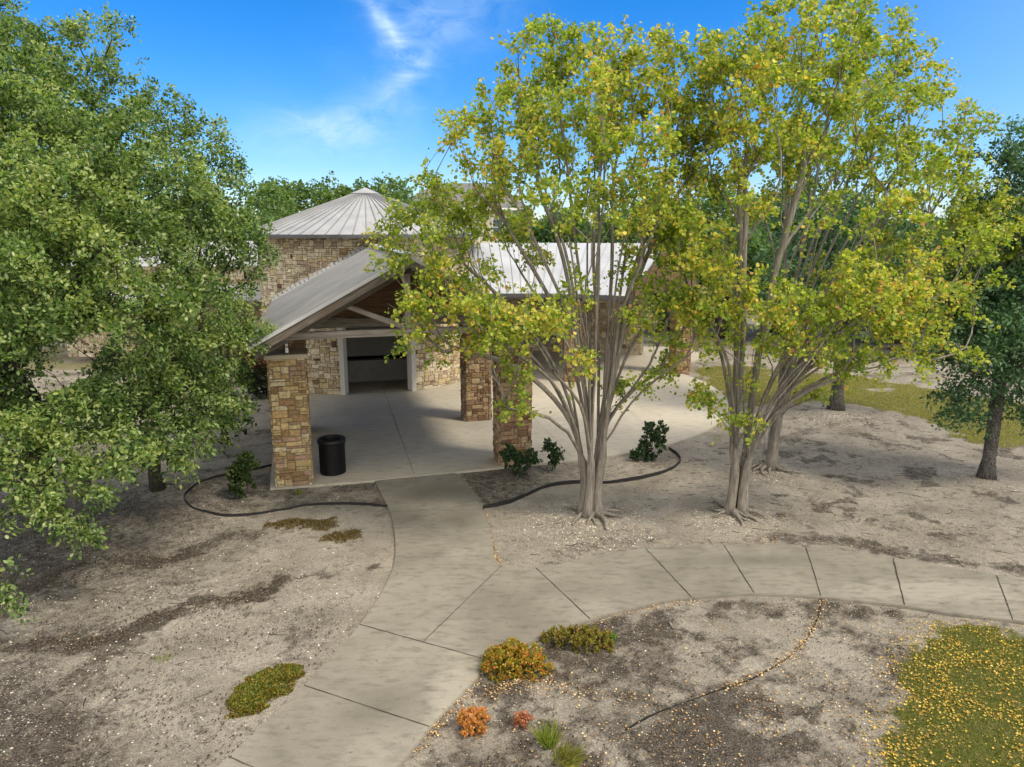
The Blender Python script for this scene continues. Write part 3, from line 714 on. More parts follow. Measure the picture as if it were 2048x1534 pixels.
# ------------------------------------------------------------------ curved gallery
GA = thing('curved_gallery', 'curved covered walk with a pale metal roof behind the crape myrtles', 'building', (GC[0], GC[1], 0))
A0, A1 = math.radians(57), math.radians(116); RI, RM, RO = 7.0, 11.0, 15.2; ZE, ZR = 3.5, 5.38
def arcpt(r, a, z_): return (r * math.cos(a), r * math.sin(a), z_)
na = 26
for nm, (ra, za, rb, zb), m_ in (('roof_panel', (RI, ZE, RM, ZR), M['roof_pale']), ('roof_panel', (RM, ZR, RO, ZE - .1), M['roof_pale'])):
    r_ = MB(); s_ = MB()
    for k in range(na):
        a0, a1 = A0 + (A1 - A0) * k / na, A0 + (A1 - A0) * (k + 1) / na
        for dz, fl_ in ((0, 0), (-.05, 1)):
            f = (0, 1, 2, 3) if fl_ else (3, 2, 1, 0)
            r_.add([arcpt(ra, a0, za + dz), arcpt(ra, a1, za + dz), arcpt(rb, a1, zb + dz), arcpt(rb, a0, zb + dz)], [f])
        s_.beam(arcpt(ra, a0, za + .02), arcpt(rb, a0, zb + .02), .025, .05, b=.004)
    rp = r_.build(nm, m_, GA); s_.build('roof_seams', m_, rp)
fb = MB(); bb = MB(); ib = MB()
for k in range(na):
    a0, a1 = A0 + (A1 - A0) * k / na, A0 + (A1 - A0) * (k + 1) / na
    fb.beam(arcpt(RI - .015, a0, ZE - .07), arcpt(RI - .015, a1, ZE - .07), .03, .17)
    bb.beam(arcpt(RI + .42, a0, ZE - .12), arcpt(RI + .42, a1, ZE - .12), .16, .28)
fb.build('fascia', M['trim_dark'], GA); bb.build('eave_beam', M['wood'], GA)
gb = MB()
for aa in (A0, A1):
    gb = MB(); gb.add([arcpt(RI + .3, aa + q, z_) for q in (-.002, .002) for z_ in (0,)][:0] + [arcpt(r_, aa + q, z_) for q in (-.003, .003) for r_, z_ in ((RI + .3, ZE - .05), (RO - .3, ZE - .15), (RM, ZR - .12))], [(0, 1, 2), (5, 4, 3), (0, 3, 4, 1), (1, 4, 5, 2), (2, 5, 3, 0)]); gb.build('gable_boards', M['boards'], GA)
def ring_wall(parent, c_r, a0, a1, h_, pal, th=.35, nm='wall'):
    b_ = MB(); kk = max(2, int((a1 - a0) * c_r / .5))
    for k in range(kk):
        p0, p1 = a0 + (a1 - a0) * k / kk, a0 + (a1 - a0) * (k + 1) / kk
        vs = [arcpt(r, a, z_) for z_ in (-.05, h_) for r, a in ((c_r, p0), (c_r, p1), (c_r + th, p1), (c_r + th, p0))]
        b_.add(vs, [(1, 0, 4, 5), (3, 2, 6, 7), (4, 5, 6, 7), (0, 3, 7, 4), (2, 1, 5, 6)][:5], (.3, .26, .2))
    w_ = b_.build(nm, M['mortar'], parent); s_ = MB()
    masonry(s_, (a1 - a0) * c_r, h_, .1, .095, lambda u, z_, d: arcpt(c_r - d, a1 - u / c_r, z_), pal)
    s_.build('stone_facing', M['stone'], w_)
ring_wall(GA, 14.2, math.radians(66), math.radians(112), 3.3, PAL_TOWER)
def pier(parent, cx, cy, rz_, wd, h_, pal, zb=0):
    ca, sa = math.cos(rz_), math.sin(rz_); T = lambda p, q, z_: (cx + ca * p - sa * q, cy + sa * p + ca * q, z_ + zb)
    c_ = MB(); hw = wd / 2
    vs = [T(p, q, z_) for z_ in (-.05, h_) for p, q in ((-hw, -hw), (hw, -hw), (hw, hw), (-hw, hw))]
    c_.add(vs, [(0, 3, 2, 1), (4, 5, 6, 7), (0, 1, 5, 4), (1, 2, 6, 5), (2, 3, 7, 6), (3, 0, 4, 7)], (.3, .25, .18))
    w_ = c_.build('pillar', M['mortar'], parent); s_ = MB()
    for q_ in range(4):
        r2 = q_ * math.pi / 2; c2, s2 = math.cos(r2), math.sin(r2)
        def fm(u, z_, d, c2=c2, s2=s2):
            p, q = u - hw, -hw - d; return T(c2 * p - s2 * q, s2 * p + c2 * q, z_)
        masonry(s_, wd, h_, .08, .08, fm, pal)
    s_.build('stone_facing', M['stone'], w_)
for deg in (74.5, 104):
    a_ = math.radians(deg); pier(GA, 7.35 * math.cos(a_), 7.35 * math.sin(a_), a_, .62, 3.24, PAL_RED_SHADE)
pier(GA, 6.62, 8.75, .3, .66, 3.24, PAL_RED_SHADE)

# stone wing left of the round building
WG = thing('stone_wing', 'low stone side building with a grey lean-to roof behind the left oak', 'building', (-15.2, 33.5, 0))
a = MB(); a.box(-6.0, 5.7, 0, 5, -.05, 4.3, (.3, .26, .2)); w_ = a.build('wall', M['mortar'], WG)
s_ = MB(); masonry(s_, 11.7, 4.3, .1, .095, lambda u, z_, d: (-6 + u, -d, z_), PAL_TOWER); s_.build('stone_facing', M['stone'], w_)
a = MB(); a.add([(-6.3, -2.2, 2.95), (5.9, -2.2, 2.95), (5.9, -.04, 3.45), (-6.3, -.04, 3.45), (-6.3, -2.2, 2.88), (5.9, -2.2, 2.88), (5.9, -.04, 3.38), (-6.3, -.04, 3.38)],
                [(0, 1, 2, 3), (7, 6, 5, 4), (0, 4, 5, 1), (1, 5, 6, 2), (3, 7, 4, 0)]); a.build('awning_roof', M['roof'], WG)
a = MB(); a.add([(-6.4, -.4, 4.3), (6.0, -.4, 4.3), (6.0, 2.5, 5.4), (-6.4, 2.5, 5.4), (6.0, 5.4, 4.3), (-6.4, 5.4, 4.3)], [(0, 1, 2, 3), (3, 2, 4, 5), (0, 3, 5), (1, 4, 2)]); a.build('roof', M['roof'], WG)

# far house
HO = thing('house', 'two storey cream house with a grey shingle roof far behind the trees', 'house', (-6.8, 82, -1.4), -.05)
a = MB(); a.box(-6.5, 8.5, 0, 9, -.1, 9.6); a.build('wall', M['stucco'], HO)
a = MB(); a.add([(-7, -.6, 9.6), (9, -.6, 9.6), (9, 9.6, 9.6), (-7, 9.6, 9.6), (-2.2, 4.5, 12.6), (4.2, 4.5, 12.6)], [(0, 1, 5, 4), (1, 2, 5), (2, 3, 4, 5), (3, 0, 4), (3, 2, 1, 0)]); a.build('roof', M['shingle'], HO)
a = MB(); a.box(-7, 9, -.66, -.6, 9.38, 9.62); a.build('fascia', M['white'], HO)
for wx in (-4.5, -.6, 1.2, 5.2):
    a = MB(); a.box(wx - .62, wx + .62, -.08, .02, 6.6, 8.5); w_ = a.build('window', M['white'], HO)
    a = MB(); a.box(wx - .5, wx + .5, -.10, -.085, 6.72, 7.5); a.box(wx - .5, wx + .5, -.10, -.085, 7.58, 8.38); a.build('pane', M['glass'], w_)

# ------------------------------------------------------------------ litter bin
p_ = gnd(664, 948)
B = thing('litter_bin', 'round black metal litter bin beside the left stone pillar', 'litter bin', (p_[0], p_[1] + .12, .004))
R_ = .315
a = MB(); a.lathe([(R_ - .02, .0), (R_, .01), (R_, .05), (R_ - .012, .055), (R_ - .012, .80), (R_, .81), (R_ + .0, .83)], 40); body = a.build('body', M['black'], B, sm=False)
a = MB()
for k in range(44):
    t = 2 * math.pi * k / 44; c2, s2 = math.cos(t), math.sin(t)
    a.beam(((R_) * c2, (R_) * s2, .05), ((R_) * c2, (R_) * s2, .80), .022, .008, up=(c2, s2, 0), b=.002)
a.build('slats', M['black'], body)
a = MB(); a.lathe([(R_ - .01, .79), (R_ + .035, .80), (R_ + .04, .83), (R_ + .035, .88), (R_ + .01, .895), (R_ - .05, .885), (R_ - .055, .86)], 40); a.build('rim', M['black'], B, sm=True)
a = MB(); a.lathe([(R_ - .055, .86), (R_ - .06, .60), (R_ - .07, .12), (.001, .12)], 40); a.build('liner', M['void'], B)
p_ = gnd(491, 868, -.05)
a = MB(); a.lathe([(.05, -.08), (.05, .13), (.04, .145), (.001, .145)], 14); ob = a.build('marker_stub', M['black']); ob.location = (*p_, -.04)
tag(ob, 'short black stub standing in the mulch left of the stone pillar', 'stub')

# ------------------------------------------------------------------ vegetation
def unit(v): return v / (np.linalg.norm(v, axis=-1, keepdims=True) + 1e-9)
# leaf outlines along +x, folded on the midrib: (x, y, z)
LEAF_OVAL = (np.array([(0, 0, 0), (.30, .42, .10), (.72, .36, .08), (1, 0, -.05), (.72, -.36, .08), (.30, -.42, .10)]), np.array([(0, 3, 2, 1), (0, 5, 4, 3)]))
LEAF_LONG = (np.array([(0, 0, 0), (.38, .25, .07), (.78, .21, .05), (1, 0, -.04), (.78, -.21, .05), (.38, -.25, .07)]), np.array([(0, 3, 2, 1), (0, 5, 4, 3)]))
BLADE = (np.array([(0, .06, 0), (0, -.06, 0), (.6, -.04, .0), (1, 0, -.05)]), np.array([(0, 1, 2, 3)]))
def palette(pal, n, r=rng, jit=.14):
    c = np.array([lin(*p[0]) for p in pal]); w_ = np.array([p[1] for p in pal], float); w_ /= w_.sum()
    o = c[r.choice(len(c), n, p=w_)] * (1 + r.normal(0, jit, (n, 1)))
    return np.clip(o, 0.003, .9)
def leaves(pos, dirs, nrm, size, shape):
    T, Fc = shape; n = len(pos)
    d = unit(dirs); s_ = unit(np.cross(nrm, d)); u = np.cross(d, s_)
    sz = np.asarray(size).reshape(-1, 1, 1)
    V = pos[:, None, :] + sz * (T[None, :, 0:1] * d[:, None, :] + T[None, :, 1:2] * s_[:, None, :] + T[None, :, 2:3] * u[:, None, :])
    P = (np.arange(n)[:, None, None] * len(T) + Fc[None]).reshape(-1, Fc.shape[1])
    return V.reshape(-1, 3), P
def leafmesh(name, pos, dirs, nrm, size, cols, shape, m, parent):
    V, P = leaves(pos, dirs, nrm, size, shape); return npmesh(name, V, P, np.repeat(cols, len(shape[1]), 0), m, parent)

def grow(stems, targets, limbs=0, bf=.35, rise=.8, step=.32, wig=.03, r=rng):
    """stems: list of polylines from the ground up; every target is joined to the nearest suitable node"""
    P, par, pl, D = [], [], [], []
    def addn(p, pa):
        P.append(p); par.append(pa); d = p - P[pa] if pa >= 0 else np.array([0, 0, 1.]); L = np.linalg.norm(d)
        pl.append((pl[pa] if pa >= 0 else 0) + L); D.append(d / (L + 1e-9)); return len(P) - 1
    for s_ in stems:
        k = -1
        for p in s_: k = addn(np.array(p, float), k)
    base = np.mean([s_[0] for s_ in stems], 0); targets = np.array(targets)
    if limbs:
        cen = targets[r.choice(len(targets), limbs, replace=False)]
        for _ in range(8):
            lb_ = np.argmin(np.linalg.norm(targets[:, None] - cen[None], axis=2), 1)
            cen = np.array([targets[lb_ == q].mean(0) if (lb_ == q).any() else cen[q] for q in range(limbs)])
        ends = []; q = -1
        for s_ in stems: q += len(s_); ends.append(q)
        for c_ in cen:
            sc_ = [np.dot((P[e_] - base)[:2], (c_ - base)[:2]) / (np.hypot(*(P[e_] - base)[:2]) + .05) for e_ in ends]
            e_ = ends[int(np.argmax(np.array(sc_) + r.normal(0, .5, len(sc_))))] - int(r.integers(0, 3))
            p0 = P[e_]; goal = p0 + (c_ - p0) * .8; L = np.linalg.norm(goal - p0); ctl = p0 + np.array([0, 0, 1]) * L * .42 + (goal - p0) * .12
            ph = r.uniform(0, 6.28, 2); prev = e_
            for t in np.linspace(0, 1, max(3, int(L / .3)))[1:]:
                b0 = p0 * (1 - t) ** 2 + 2 * ctl * t * (1 - t) + goal * t * t + np.array([math.sin(t * 9 + ph[0]), math.sin(t * 8 + ph[1]), 0]) * .05 * t
                prev = addn(b0, prev)
    o_ = np.argsort(np.linalg.norm(targets - base, axis=1)); tips = []
    allowed = set()
    minz = min(s_[-1][2] for s_ in stems)
    for T in targets[o_]:
        A = np.array(P); dd = T - A; d = np.linalg.norm(dd, axis=1); hd = np.hypot(dd[:, 0], dd[:, 1])
        pen = np.maximum(0, A[:, 2] - (T[2] - rise * hd)) * 1.6
        low = np.maximum(0, (minz * .8) - A[:, 2]) * 6
        i = int(np.argmin(d + bf * np.array(pl) + pen + low))
        L = d[i]; k = max(1, int(L / step)); p0 = P[i]; t0 = D[i] * L * .45
        side = r.normal(0, 1, 3); prev = i
        for q in range(1, k + 1):
            t = q / k
            b0 = p0 * (1 - t) ** 2 + 2 * (p0 + t0) * t * (1 - t) + T * t * t
            if q < k: b0 = b0 + r.normal(0, wig, 3) 
            prev = addn(b0, prev)
        tips.append(prev)
    return np.array(P), np.array(par), np.array(D), tips
def skeleton_mesh(name, P, par, tips, m, parent, k=.0042, e=.7, thick=8, tw=None, flare=None):
    n = len(P); cnt = np.zeros(n)
    for t in tips: cnt[t] += 1
    for i in range(n - 1, -1, -1):
        if par[i] >= 0: cnt[par[i]] += cnt[i]
    cnt = np.maximum(cnt, 1); R = k * cnt ** e
    if flare is not None: R = R * (1 + flare * np.exp(-np.maximum(0, P[:, 2] - P[:, 2].min()) / .18))
    kids = [[] for _ in range(n)]
    for i in range(n):
        if par[i] >= 0: kids[par[i]].append(i)
    mb = MB(); starts = [(i, None) for i in range(n) if par[i] < 0]
    while starts:
        i, fr_ = starts.pop(); pts, rs = [], []
        if fr_ is not None: pts.append(P[fr_]); rs.append(min(R[fr_], R[i] * 1.15))
        while True:
            pts.append(P[i]); rs.append(R[i])
            if not kids[i]: break
            kk = sorted(kids[i], key=lambda q: -cnt[q])
            for q in kk[1:]: starts.append((q, i))
            i = kk[0]
        if len(pts) > 1:
            mx = max(rs); mb.tube(pts, rs, thick if mx > .05 else (5 if mx > .015 else 3))
    if tw is not None: twig_tubes(mb, *tw)
    return mb.build(name, m, parent, sm=True), R
def foliage(P, D, tips, per, spread, size, r=rng, up=.5, droop=.2, ntw=4, twl=.3):
    """leaves set alternately along short twiglets that fan out from the branch tips"""
    T = P[tips]; Dn = D[tips]; nt_ = len(T)
    tw_d = unit(Dn[:, None, :] * .7 + r.normal(0, .75, (nt_, ntw, 3)) + np.array([0, 0, .1])).reshape(-1, 3)
    tw_l = twl * r.uniform(.5, 1.3, len(tw_d)); tw_o = np.repeat(T, ntw, 0) + r.normal(0, spread * .35, (nt_ * ntw, 3))
    pp = max(1, per // ntw); tt = r.uniform(.05, 1, (len(tw_d), pp))
    pos = tw_o[:, None, :] + tw_d[:, None, :] * (tw_l[:, None] * tt)[:, :, None] + r.normal(0, spread * .22, (len(tw_d), pp, 3))
    pos[:, :, 2] -= droop * (tt ** 2) * tw_l[:, None]
    pos = pos.reshape(-1, 3); n = len(pos)
    dirs = unit(np.repeat(tw_d, pp, 0) * .6 + r.normal(0, .6, (n, 3)) + np.array([0, 0, -droop]))
    nrm = unit(np.array([0, 0, up]) + r.normal(0, .55, (n, 3)))
    return pos, dirs, nrm, size * r.uniform(.55, 1.3, n), (tw_o, tw_d, tw_l)
def twig_tubes(mb, tw, rad=.003):
    for o_, d, l in zip(*tw): mb.tube([o_, o_ + d * l * .5 + np.array([0, 0, .01]), o_ + d * l], [rad, rad * .8, rad * .5], 3)
def blob_points(blobs, dens, r=rng, shell=.5, flat=.85):
    out_ = []
    for (px, py, Y_, R_) in blobs:
        c = at(px, py, Y_); n = max(3, int(dens * R_ ** 2.4))
        v = unit(r.normal(0, 1, (n, 3))) * (r.uniform(shell ** 3, 1, n) ** (1 / 3))[:, None] * R_
        v[:, 2] *= flat; p = c + v
        out_.append(p[p[:, 2] > .35])
    return np.vstack(out_)
def wclump(pos, s_=1.3, seed=0):
    return fbm(pos[:, 0] * s_ + seed + pos[:, 2] * .7, pos[:, 1] * s_ + pos[:, 2] * s_ * .9 + seed, 3)

G_CR = [((160, 172, 66), 7), ((140, 162, 62), 6), ((176, 182, 80), 5), ((112, 138, 52), 5), ((192, 190, 86), 3)]
Y_CR = [((214, 202, 92), 4), ((222, 194, 90), 2), ((222, 172, 96), 1), ((214, 148, 104), .35), ((200, 202, 94), 3)]
def crape(px, py, nst, lean, blobs, dens, label, seed, yel=.35, spread0=.17, per=96):
    r = np.random.default_rng(seed); bx, by = gnd(px, py, -.03); bz = float(gz(bx, by))
    root = thing('crape_myrtle', label, 'tree', (bx, by, bz), 0, 'crape myrtles with bare twisting stems')
    base = np.array([bx, by, bz]); tg = blob_points(blobs, dens, r) - base
    stems = []
    for k in range(nst):
        a = 2 * math.pi * k / nst + r.uniform(-.25, .25) + .4; rr = spread0 * r.uniform(.75, 1.1); s_ = []
        sp_ = r.uniform(.08, .22)
        H_ = r.uniform(1.3, 1.6)
        for z_ in np.linspace(-.05, H_, 8):
            t = max(0, z_) / H_; q = rr * (1.12 - .35 * min(1, t * 2)) + sp_ * t ** 3
            s_.append((math.cos(a + t * .4) * q + lean[0] * z_, math.sin(a + t * .4) * q + lean[1] * z_, z_))
        stems.append(s_)
    P, par, D, tips = grow(stems, tg, limbs=nst * 5, bf=.52, rise=1.5, step=.3, wig=.018, r=r)
    pos, dirs, nrm, sz, tw_ = foliage(P, D, tips, per, .2, .074, r, up=.5, droop=.35, ntw=6, twl=.36)
    tr, R = skeleton_mesh('trunk', P, par, tips, M['bark_crape'], root, k=.006, e=.6, flare=.5, tw=(tw_, .0032))
    # surface roots
    rb = MB()
    for k in range(9):
        a = r.uniform(0, 2 * math.pi) if k > 4 else -math.pi / 2 + (k - 2) * .55; L = r.uniform(.4, .85); p = np.array([math.cos(a) * .14, math.sin(a) * .14, .10]); pts = [p]
        for q in range(7):
            a += r.normal(0, .28); p = p + np.array([math.cos(a), math.sin(a), 0]) * L / 7; p[2] = .085 * (1 - (q + 1) / 6.3) + .0; pts.append(p.copy())
        rb.tube(pts, list(np.linspace(.065, .012, len(pts)) * r.uniform(.7, 1.1)), 7)
    rb.build('root', M['bark_crape'], tr, sm=True)
    c = palette(G_CR, len(pos), r); yc = palette(Y_CR, len(pos), r)
    cl = wclump(pos, .9, seed); pr = np.clip((cl - .42) * 2.2, 0.03, .75) * yel * 1.7
    c = np.where((r.random(len(pos)) < pr)[:, None], yc, c)
    leafmesh('crown', pos, dirs, nrm, sz, c, LEAF_OVAL, M['leaf'], root)
    return root
D1 = 14.3
cr1 = [(940, 255, D1, .62), (1010, 200, D1, .75), (1090, 120, D1 + .4, .8), (1190, 150, D1, .95), (1300, 180, D1 + .4, .85), (1040, 310, D1 - .6, .9), (1150, 270, D1 + 1.2, 1.1), (1260, 300, D1 - .8, .9),
       (930, 380, D1, .8), (850, 400, D1 + .4, .62), (800, 460, D1, .55), (890, 480, D1 - .6, .75), (990, 430, D1 + 1.0, .8), (1120, 420, D1 - 1.3, .7), (1240, 420, D1 - 1, .8), (1340, 400, D1 + .6, .8),
       (765, 490, D1, .36), (845, 630, D1 - .9, .55), (900, 620, D1 - 1, .5), (960, 640, D1 - 1.4, .6), (1040, 640, D1 - 1.7, .7), (1110, 690, D1 - 1.9, .52), (1150, 720, D1 - 1.9, .28), (1030, 740, D1 - 1.6, .42), (1030, 815, D1 - 1.6, .40),
       (880, 690, D1 - .7, .38), (970, 560, D1 - 1.0, .45), (1300, 540, D1 + .2, .75), (1375, 600, D1, .75), (1330, 480, D1 - .9, .7), (1280, 640, D1 - .4, .5), (1350, 690, D1 + .6, .6), (1290, 770, D1, .38), (1240, 790, D1 + .4, .25),
       (1150, 590, D1 - 1.1, .35), (820, 590, D1 - .9, .4), (880, 570, D1 - 1, .45), (960, 600, D1 - 1.4, .5), (850, 670, D1 - .9, .42), (930, 680, D1 - 1.3, .4), (1010, 680, D1 - 1.5, .45), (990, 610, D1 - 1.2, .45), (1070, 640, D1 - 1.8, .45), (790, 520, D1 - .3, .4), (860, 520, D1 - .5, .45), (1060, 520, D1 + 1.2, .5), (920, 560, D1 + .3, .35), (1130, 60, D1, .25), (1420, 500, D1 + 1, .6), (1170, 200, D1 - 1.5, .6), (1370, 130, D1 + .6, .6), (1380, 250, D1 + .6, .7), (1330, 90, D1, .4), (1300, 450, D1 + .6, .6), (1320, 620, D1 - .6, .5), (1400, 660, D1 - .3, .45), (1060, 180, D1 + 1.2, .7), (960, 320, D1 + 1, .6), (1385, 170, D1 + .3, .6), (1400, 300, D1 + .2, .65), (1360, 330, D1 + 1.0, .7), (1420, 120, D1 + .8, .55), (1230, 90, D1 + .4, .55), (1230, 230, D1 + .6, .8), (1090, 230, D1 - .3, .7)]
crape(1183, 1033, 5, (0, 0), cr1, 24, 'crape myrtle nearest the concrete path, with fluted pale trunk and spreading roots', 5, .42)
D2 = 14.6
cr2 = [(1480, 110, D2, .8), (1560, 60, D2 + .5, .8), (1650, 90, D2, .85), (1420, 210, D2, .8), (1530, 210, D2 - .8, .9), (1640, 220, D2 + .5, .95), (1530, 350, D2 + 1.6, .9), (1430, 340, D2, .7), (1640, 340, D2 + 1.2, .8), (1410, 450, D2 - .6, .6),
       (1520, 400, D2 - 1.3, .45), (1640, 420, D2 - 1.3, .4), (1780, 450, D2 - 1, .6), (1470, 580, D2 - 1.2, .62), (1550, 620, D2 - 1.4, .72), (1440, 660, D2 - .9, .5), (1450, 780, D2 - 1.0, .45), (1490, 840, D2 - 1.1, .26), (1400, 800, D2 - .6, .25),
       (1620, 620, D2 - 1.1, .7), (1720, 620, D2 - .9, .75), (1800, 650, D2 - .7, .6), (1860, 700, D2 - .6, .42), (1740, 720, D2 - .9, .35), (1500, 700, D2 - 1.3, .35), (1900, 610, D2 - .3, .55), (1940, 560, D2, .5), (1850, 560, D2 - .6, .6), (1680, 680, D2 - 1, .5), (1800, 720, D2 - .8, .35), (1780, 590, D2 - 1.2, .7), (1560, 600, D2 - 1.5, .55), (1640, 600, D2 - 1.4, .6), (1720, 560, D2 - 1.3, .6), (1600, 680, D2 - 1.4, .45), (1690, 740, D2 - 1.1, .4), (1850, 620, D2 - .8, .6), (1920, 680, D2 - .5, .45), (1480, 640, D2 - 1.3, .4), (1400, 580, D2 - 1, .5), (1980, 480, D2 - .3, .5), (1380, 560, D2 - .4, .5), (1360, 480, D2 - .5, .5), (1420, 620, D2 - .5, .45), (1340, 560, D2 - .2, .45), (1560, 280, D2 - .3, .7), (1480, 250, D2, .7), (1440, 150, D2 + .5, .6), (1470, 400, D2 + .4, .6), (1700, 180, D2, .7), (1600, 300, D2 + 1.4, .7)]
crape(1470, 1028, 4, (.02, 0), cr2, 25, 'crape myrtle right of the middle one, its trunk split in two columns near the path', 8, .42, .15)
D3 = 17.4
cr3 = [(1740, 90, D3, .95), (1820, 170, D3, .9), (1750, 230, D3 - .8, 1.1), (1870, 300, D3, .95), (1790, 340, D3 - .9, 1.1), (1680, 300, D3 + 1.6, .9), (1900, 400, D3 - .3, .9), (1960, 440, D3 - .8, .8), (2030, 470, D3 - .8, .75), (1900, 500, D3 - 1.2, .95), (1980, 520, D3 - .6, .6),
       (1800, 560, D3 - 1, .9), (1880, 600, D3 - .9, .65), (1700, 560, D3, .9), (1580, 150, D3 + 1, 1.0), (1680, 40, D3 + .5, .8), (1640, 720, D3 - .6, .5), (1930, 240, D3, .45), (1960, 260, D3, .3), (1630, 790, D3 - 1, .2), (1800, 440, D3 + .6, .8), (1850, 680, D3, .5), (1560, 700, D3, .5)]
crape(1535, 938, 4, (.03, 0), cr3, 24, 'crape myrtle standing farthest back behind the other two, leaning to the right', 13, .34, .16)

# ------------------------------------------------------------------ oaks
G_OAK = [((102, 128, 70), 6), ((116, 142, 78), 6), ((142, 164, 102), 5), ((64, 88, 50), 6), ((158, 180, 118), 2.5), ((186, 196, 146), 1)]
G_TEAL = [((84, 118, 82), 5), ((100, 134, 94), 5), ((68, 98, 70), 4), ((122, 150, 110), 2)]
G_FAR = [((104, 130, 72), 5), ((120, 144, 80), 4), ((84, 110, 62), 4), ((140, 158, 92), 2)]
def tree(name, base, stems, tg, label, cat, group, per, size, pal, m_leaf_, bark, seed, k=.0048, e=.68, bf=.35, rise=.4, spread=.25, twl=.35, ntw=5, step=.4, flare=.5, shape=LEAF_LONG, droop=.2, twigs=0, keep=None, wig=.04, pal2=None, sel2=None):
    r = np.random.default_rng(seed); base = np.array(base)
    root = thing(name, label, cat, tuple(base), 0, group)
    P, par, D, tips = grow([[tuple(np.array(q)) for q in s_] for s_ in stems], np.asarray(tg) - base, bf=bf, rise=rise, step=step, wig=wig, r=r)
    tr, R = skeleton_mesh('trunk', P, par, tips, bark, root, k=k, e=e, flare=flare)
    pos, dirs, nrm, sz, tw_ = foliage(P, D, tips, per, spread, size, r, up=.55, droop=droop, ntw=ntw, twl=twl)
    if keep is not None:
        q = keep(pos + base); pos, dirs, nrm, sz = pos[q], dirs[q], nrm[q], sz[q]
    c = palette(pal, len(pos), r); cl = wclump(pos, 1.1, seed); c = c * (.82 + .5 * (cl - .5))[:, None] * 1.15
    if pal2 is not None:
        c2 = palette(pal2, len(pos), r); q = sel2(pos, cl, r); c = np.where(q[:, None], c2, c)
    leafmesh('crown', pos, dirs, nrm, sz, c, shape, m_leaf_, root)
    return root
def straight(H_, lean=(0, 0), w_=.05, n=6, r=rng):
    return [(lean[0] * t + (r.normal(0, w_) if t > .2 else 0), lean[1] * t + (r.normal(0, w_) if t > .2 else 0), t) for t in np.linspace(-.15, H_, n)]
# big live oak at the left edge
oA = [(20, 140, 17.5, 1.3), (110, 110, 17.5, .75), (190, 90, 17.2, .6), (120, 200, 16.5, 1.1), (230, 190, 16.8, .8), (40, 280, 15.5, 1.3), (150, 300, 14.6, 1.1), (270, 270, 15, .8), (330, 230, 16.5, .6), (385, 225, 17, .45), (400, 300, 16, .7), (470, 340, 16.4, .45),
      (60, 420, 13.0, 1.2), (180, 400, 13.2, 1.1), (300, 360, 14, 1.0), (400, 400, 15, .9), (470, 440, 16, .75), (510, 500, 16.4, .5), (30, 560, 12.5, 1.2), (150, 540, 12.3, 1.0), (270, 500, 13, 1.1), (390, 500, 14.5, 1.0), (470, 560, 15.5, .65),
      (90, 650, 12, .8), (260, 620, 12.4, .9), (370, 620, 13.5, .9), (460, 640, 14.6, .65), (500, 670, 15, .3), (300, 700, 13.0, .75), (400, 720, 14.2, .6), (10, 700, 11.8, .6),
      (40, 830, 11.8, 1.0), (150, 830, 12, .8), (260, 810, 12.8, .8), (360, 800, 13.6, .75), (450, 790, 14.6, .5), (90, 930, 11.2, .7), (190, 920, 11.4, .6), (300, 890, 12, .55), (360, 910, 12.4, .4), (60, 1020, 10.6, .5), (150, 1010, 10.8, .5), (200, 960, 11, .4), (150, 1065, 10.6, .25),
      (-120, 200, 16, 1.8), (-180, 450, 14, 2.0), (-160, 700, 13, 1.8), (-120, 900, 12, 1.3), (-10, 1195, 9.6, .28), (230, 40, 17.5, .3), (-60, 60, 18, 1.2), (420, 880, 14.5, .3),
      (100, 330, 19, 1.6), (260, 420, 18.5, 1.4), (60, 600, 18.5, 1.5)]
bA = (-10.7, 15.2)
tgA = blob_points(oA, 34, np.random.default_rng(2), shell=.55)
def oak_gap(p):
    a, b_ = at(60, 765, 12.6), at(235, 690, 12.9); d = b_ - a; t = np.clip(((p[:, 0] - a[0]) * d[0] + (p[:, 2] - a[2]) * d[2]) / (d[0] ** 2 + d[2] ** 2), 0, 1)
    q = np.hypot(p[:, 0] - a[0] - t * d[0], p[:, 2] - a[2] - t * d[2]); return ~((q < .36) & (p[:, 1] < 14.6) & (rng.random(len(p)) < .93))
tree('live_oak', (bA[0], bA[1], -.05), [[(0, 0, -.1), (.02, .02, .6), (.05, 0, 1.2), (.12, -.1, 1.9), (.25, -.25, 2.5)], [(.12, .05, -.1), (.1, .05, .6), (-.02, .1, 1.3), (-.3, .2, 2.1), (-.8, .3, 2.9)], [(.1, -.08, -.1), (.16, -.06, .7), (.3, -.1, 1.4), (.65, -.3, 2.1), (1.1, -.5, 2.7)]],
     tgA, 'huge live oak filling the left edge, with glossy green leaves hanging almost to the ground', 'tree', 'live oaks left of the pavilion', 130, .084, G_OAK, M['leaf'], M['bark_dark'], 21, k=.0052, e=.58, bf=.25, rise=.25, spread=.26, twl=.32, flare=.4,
     keep=oak_gap, pal2=[((184, 192, 136), 1), ((164, 176, 112), 2), ((150, 162, 84), 2)], sel2=lambda p, cl, r: (r.random(len(p)) < .10 + .5 * (cl > .60)))
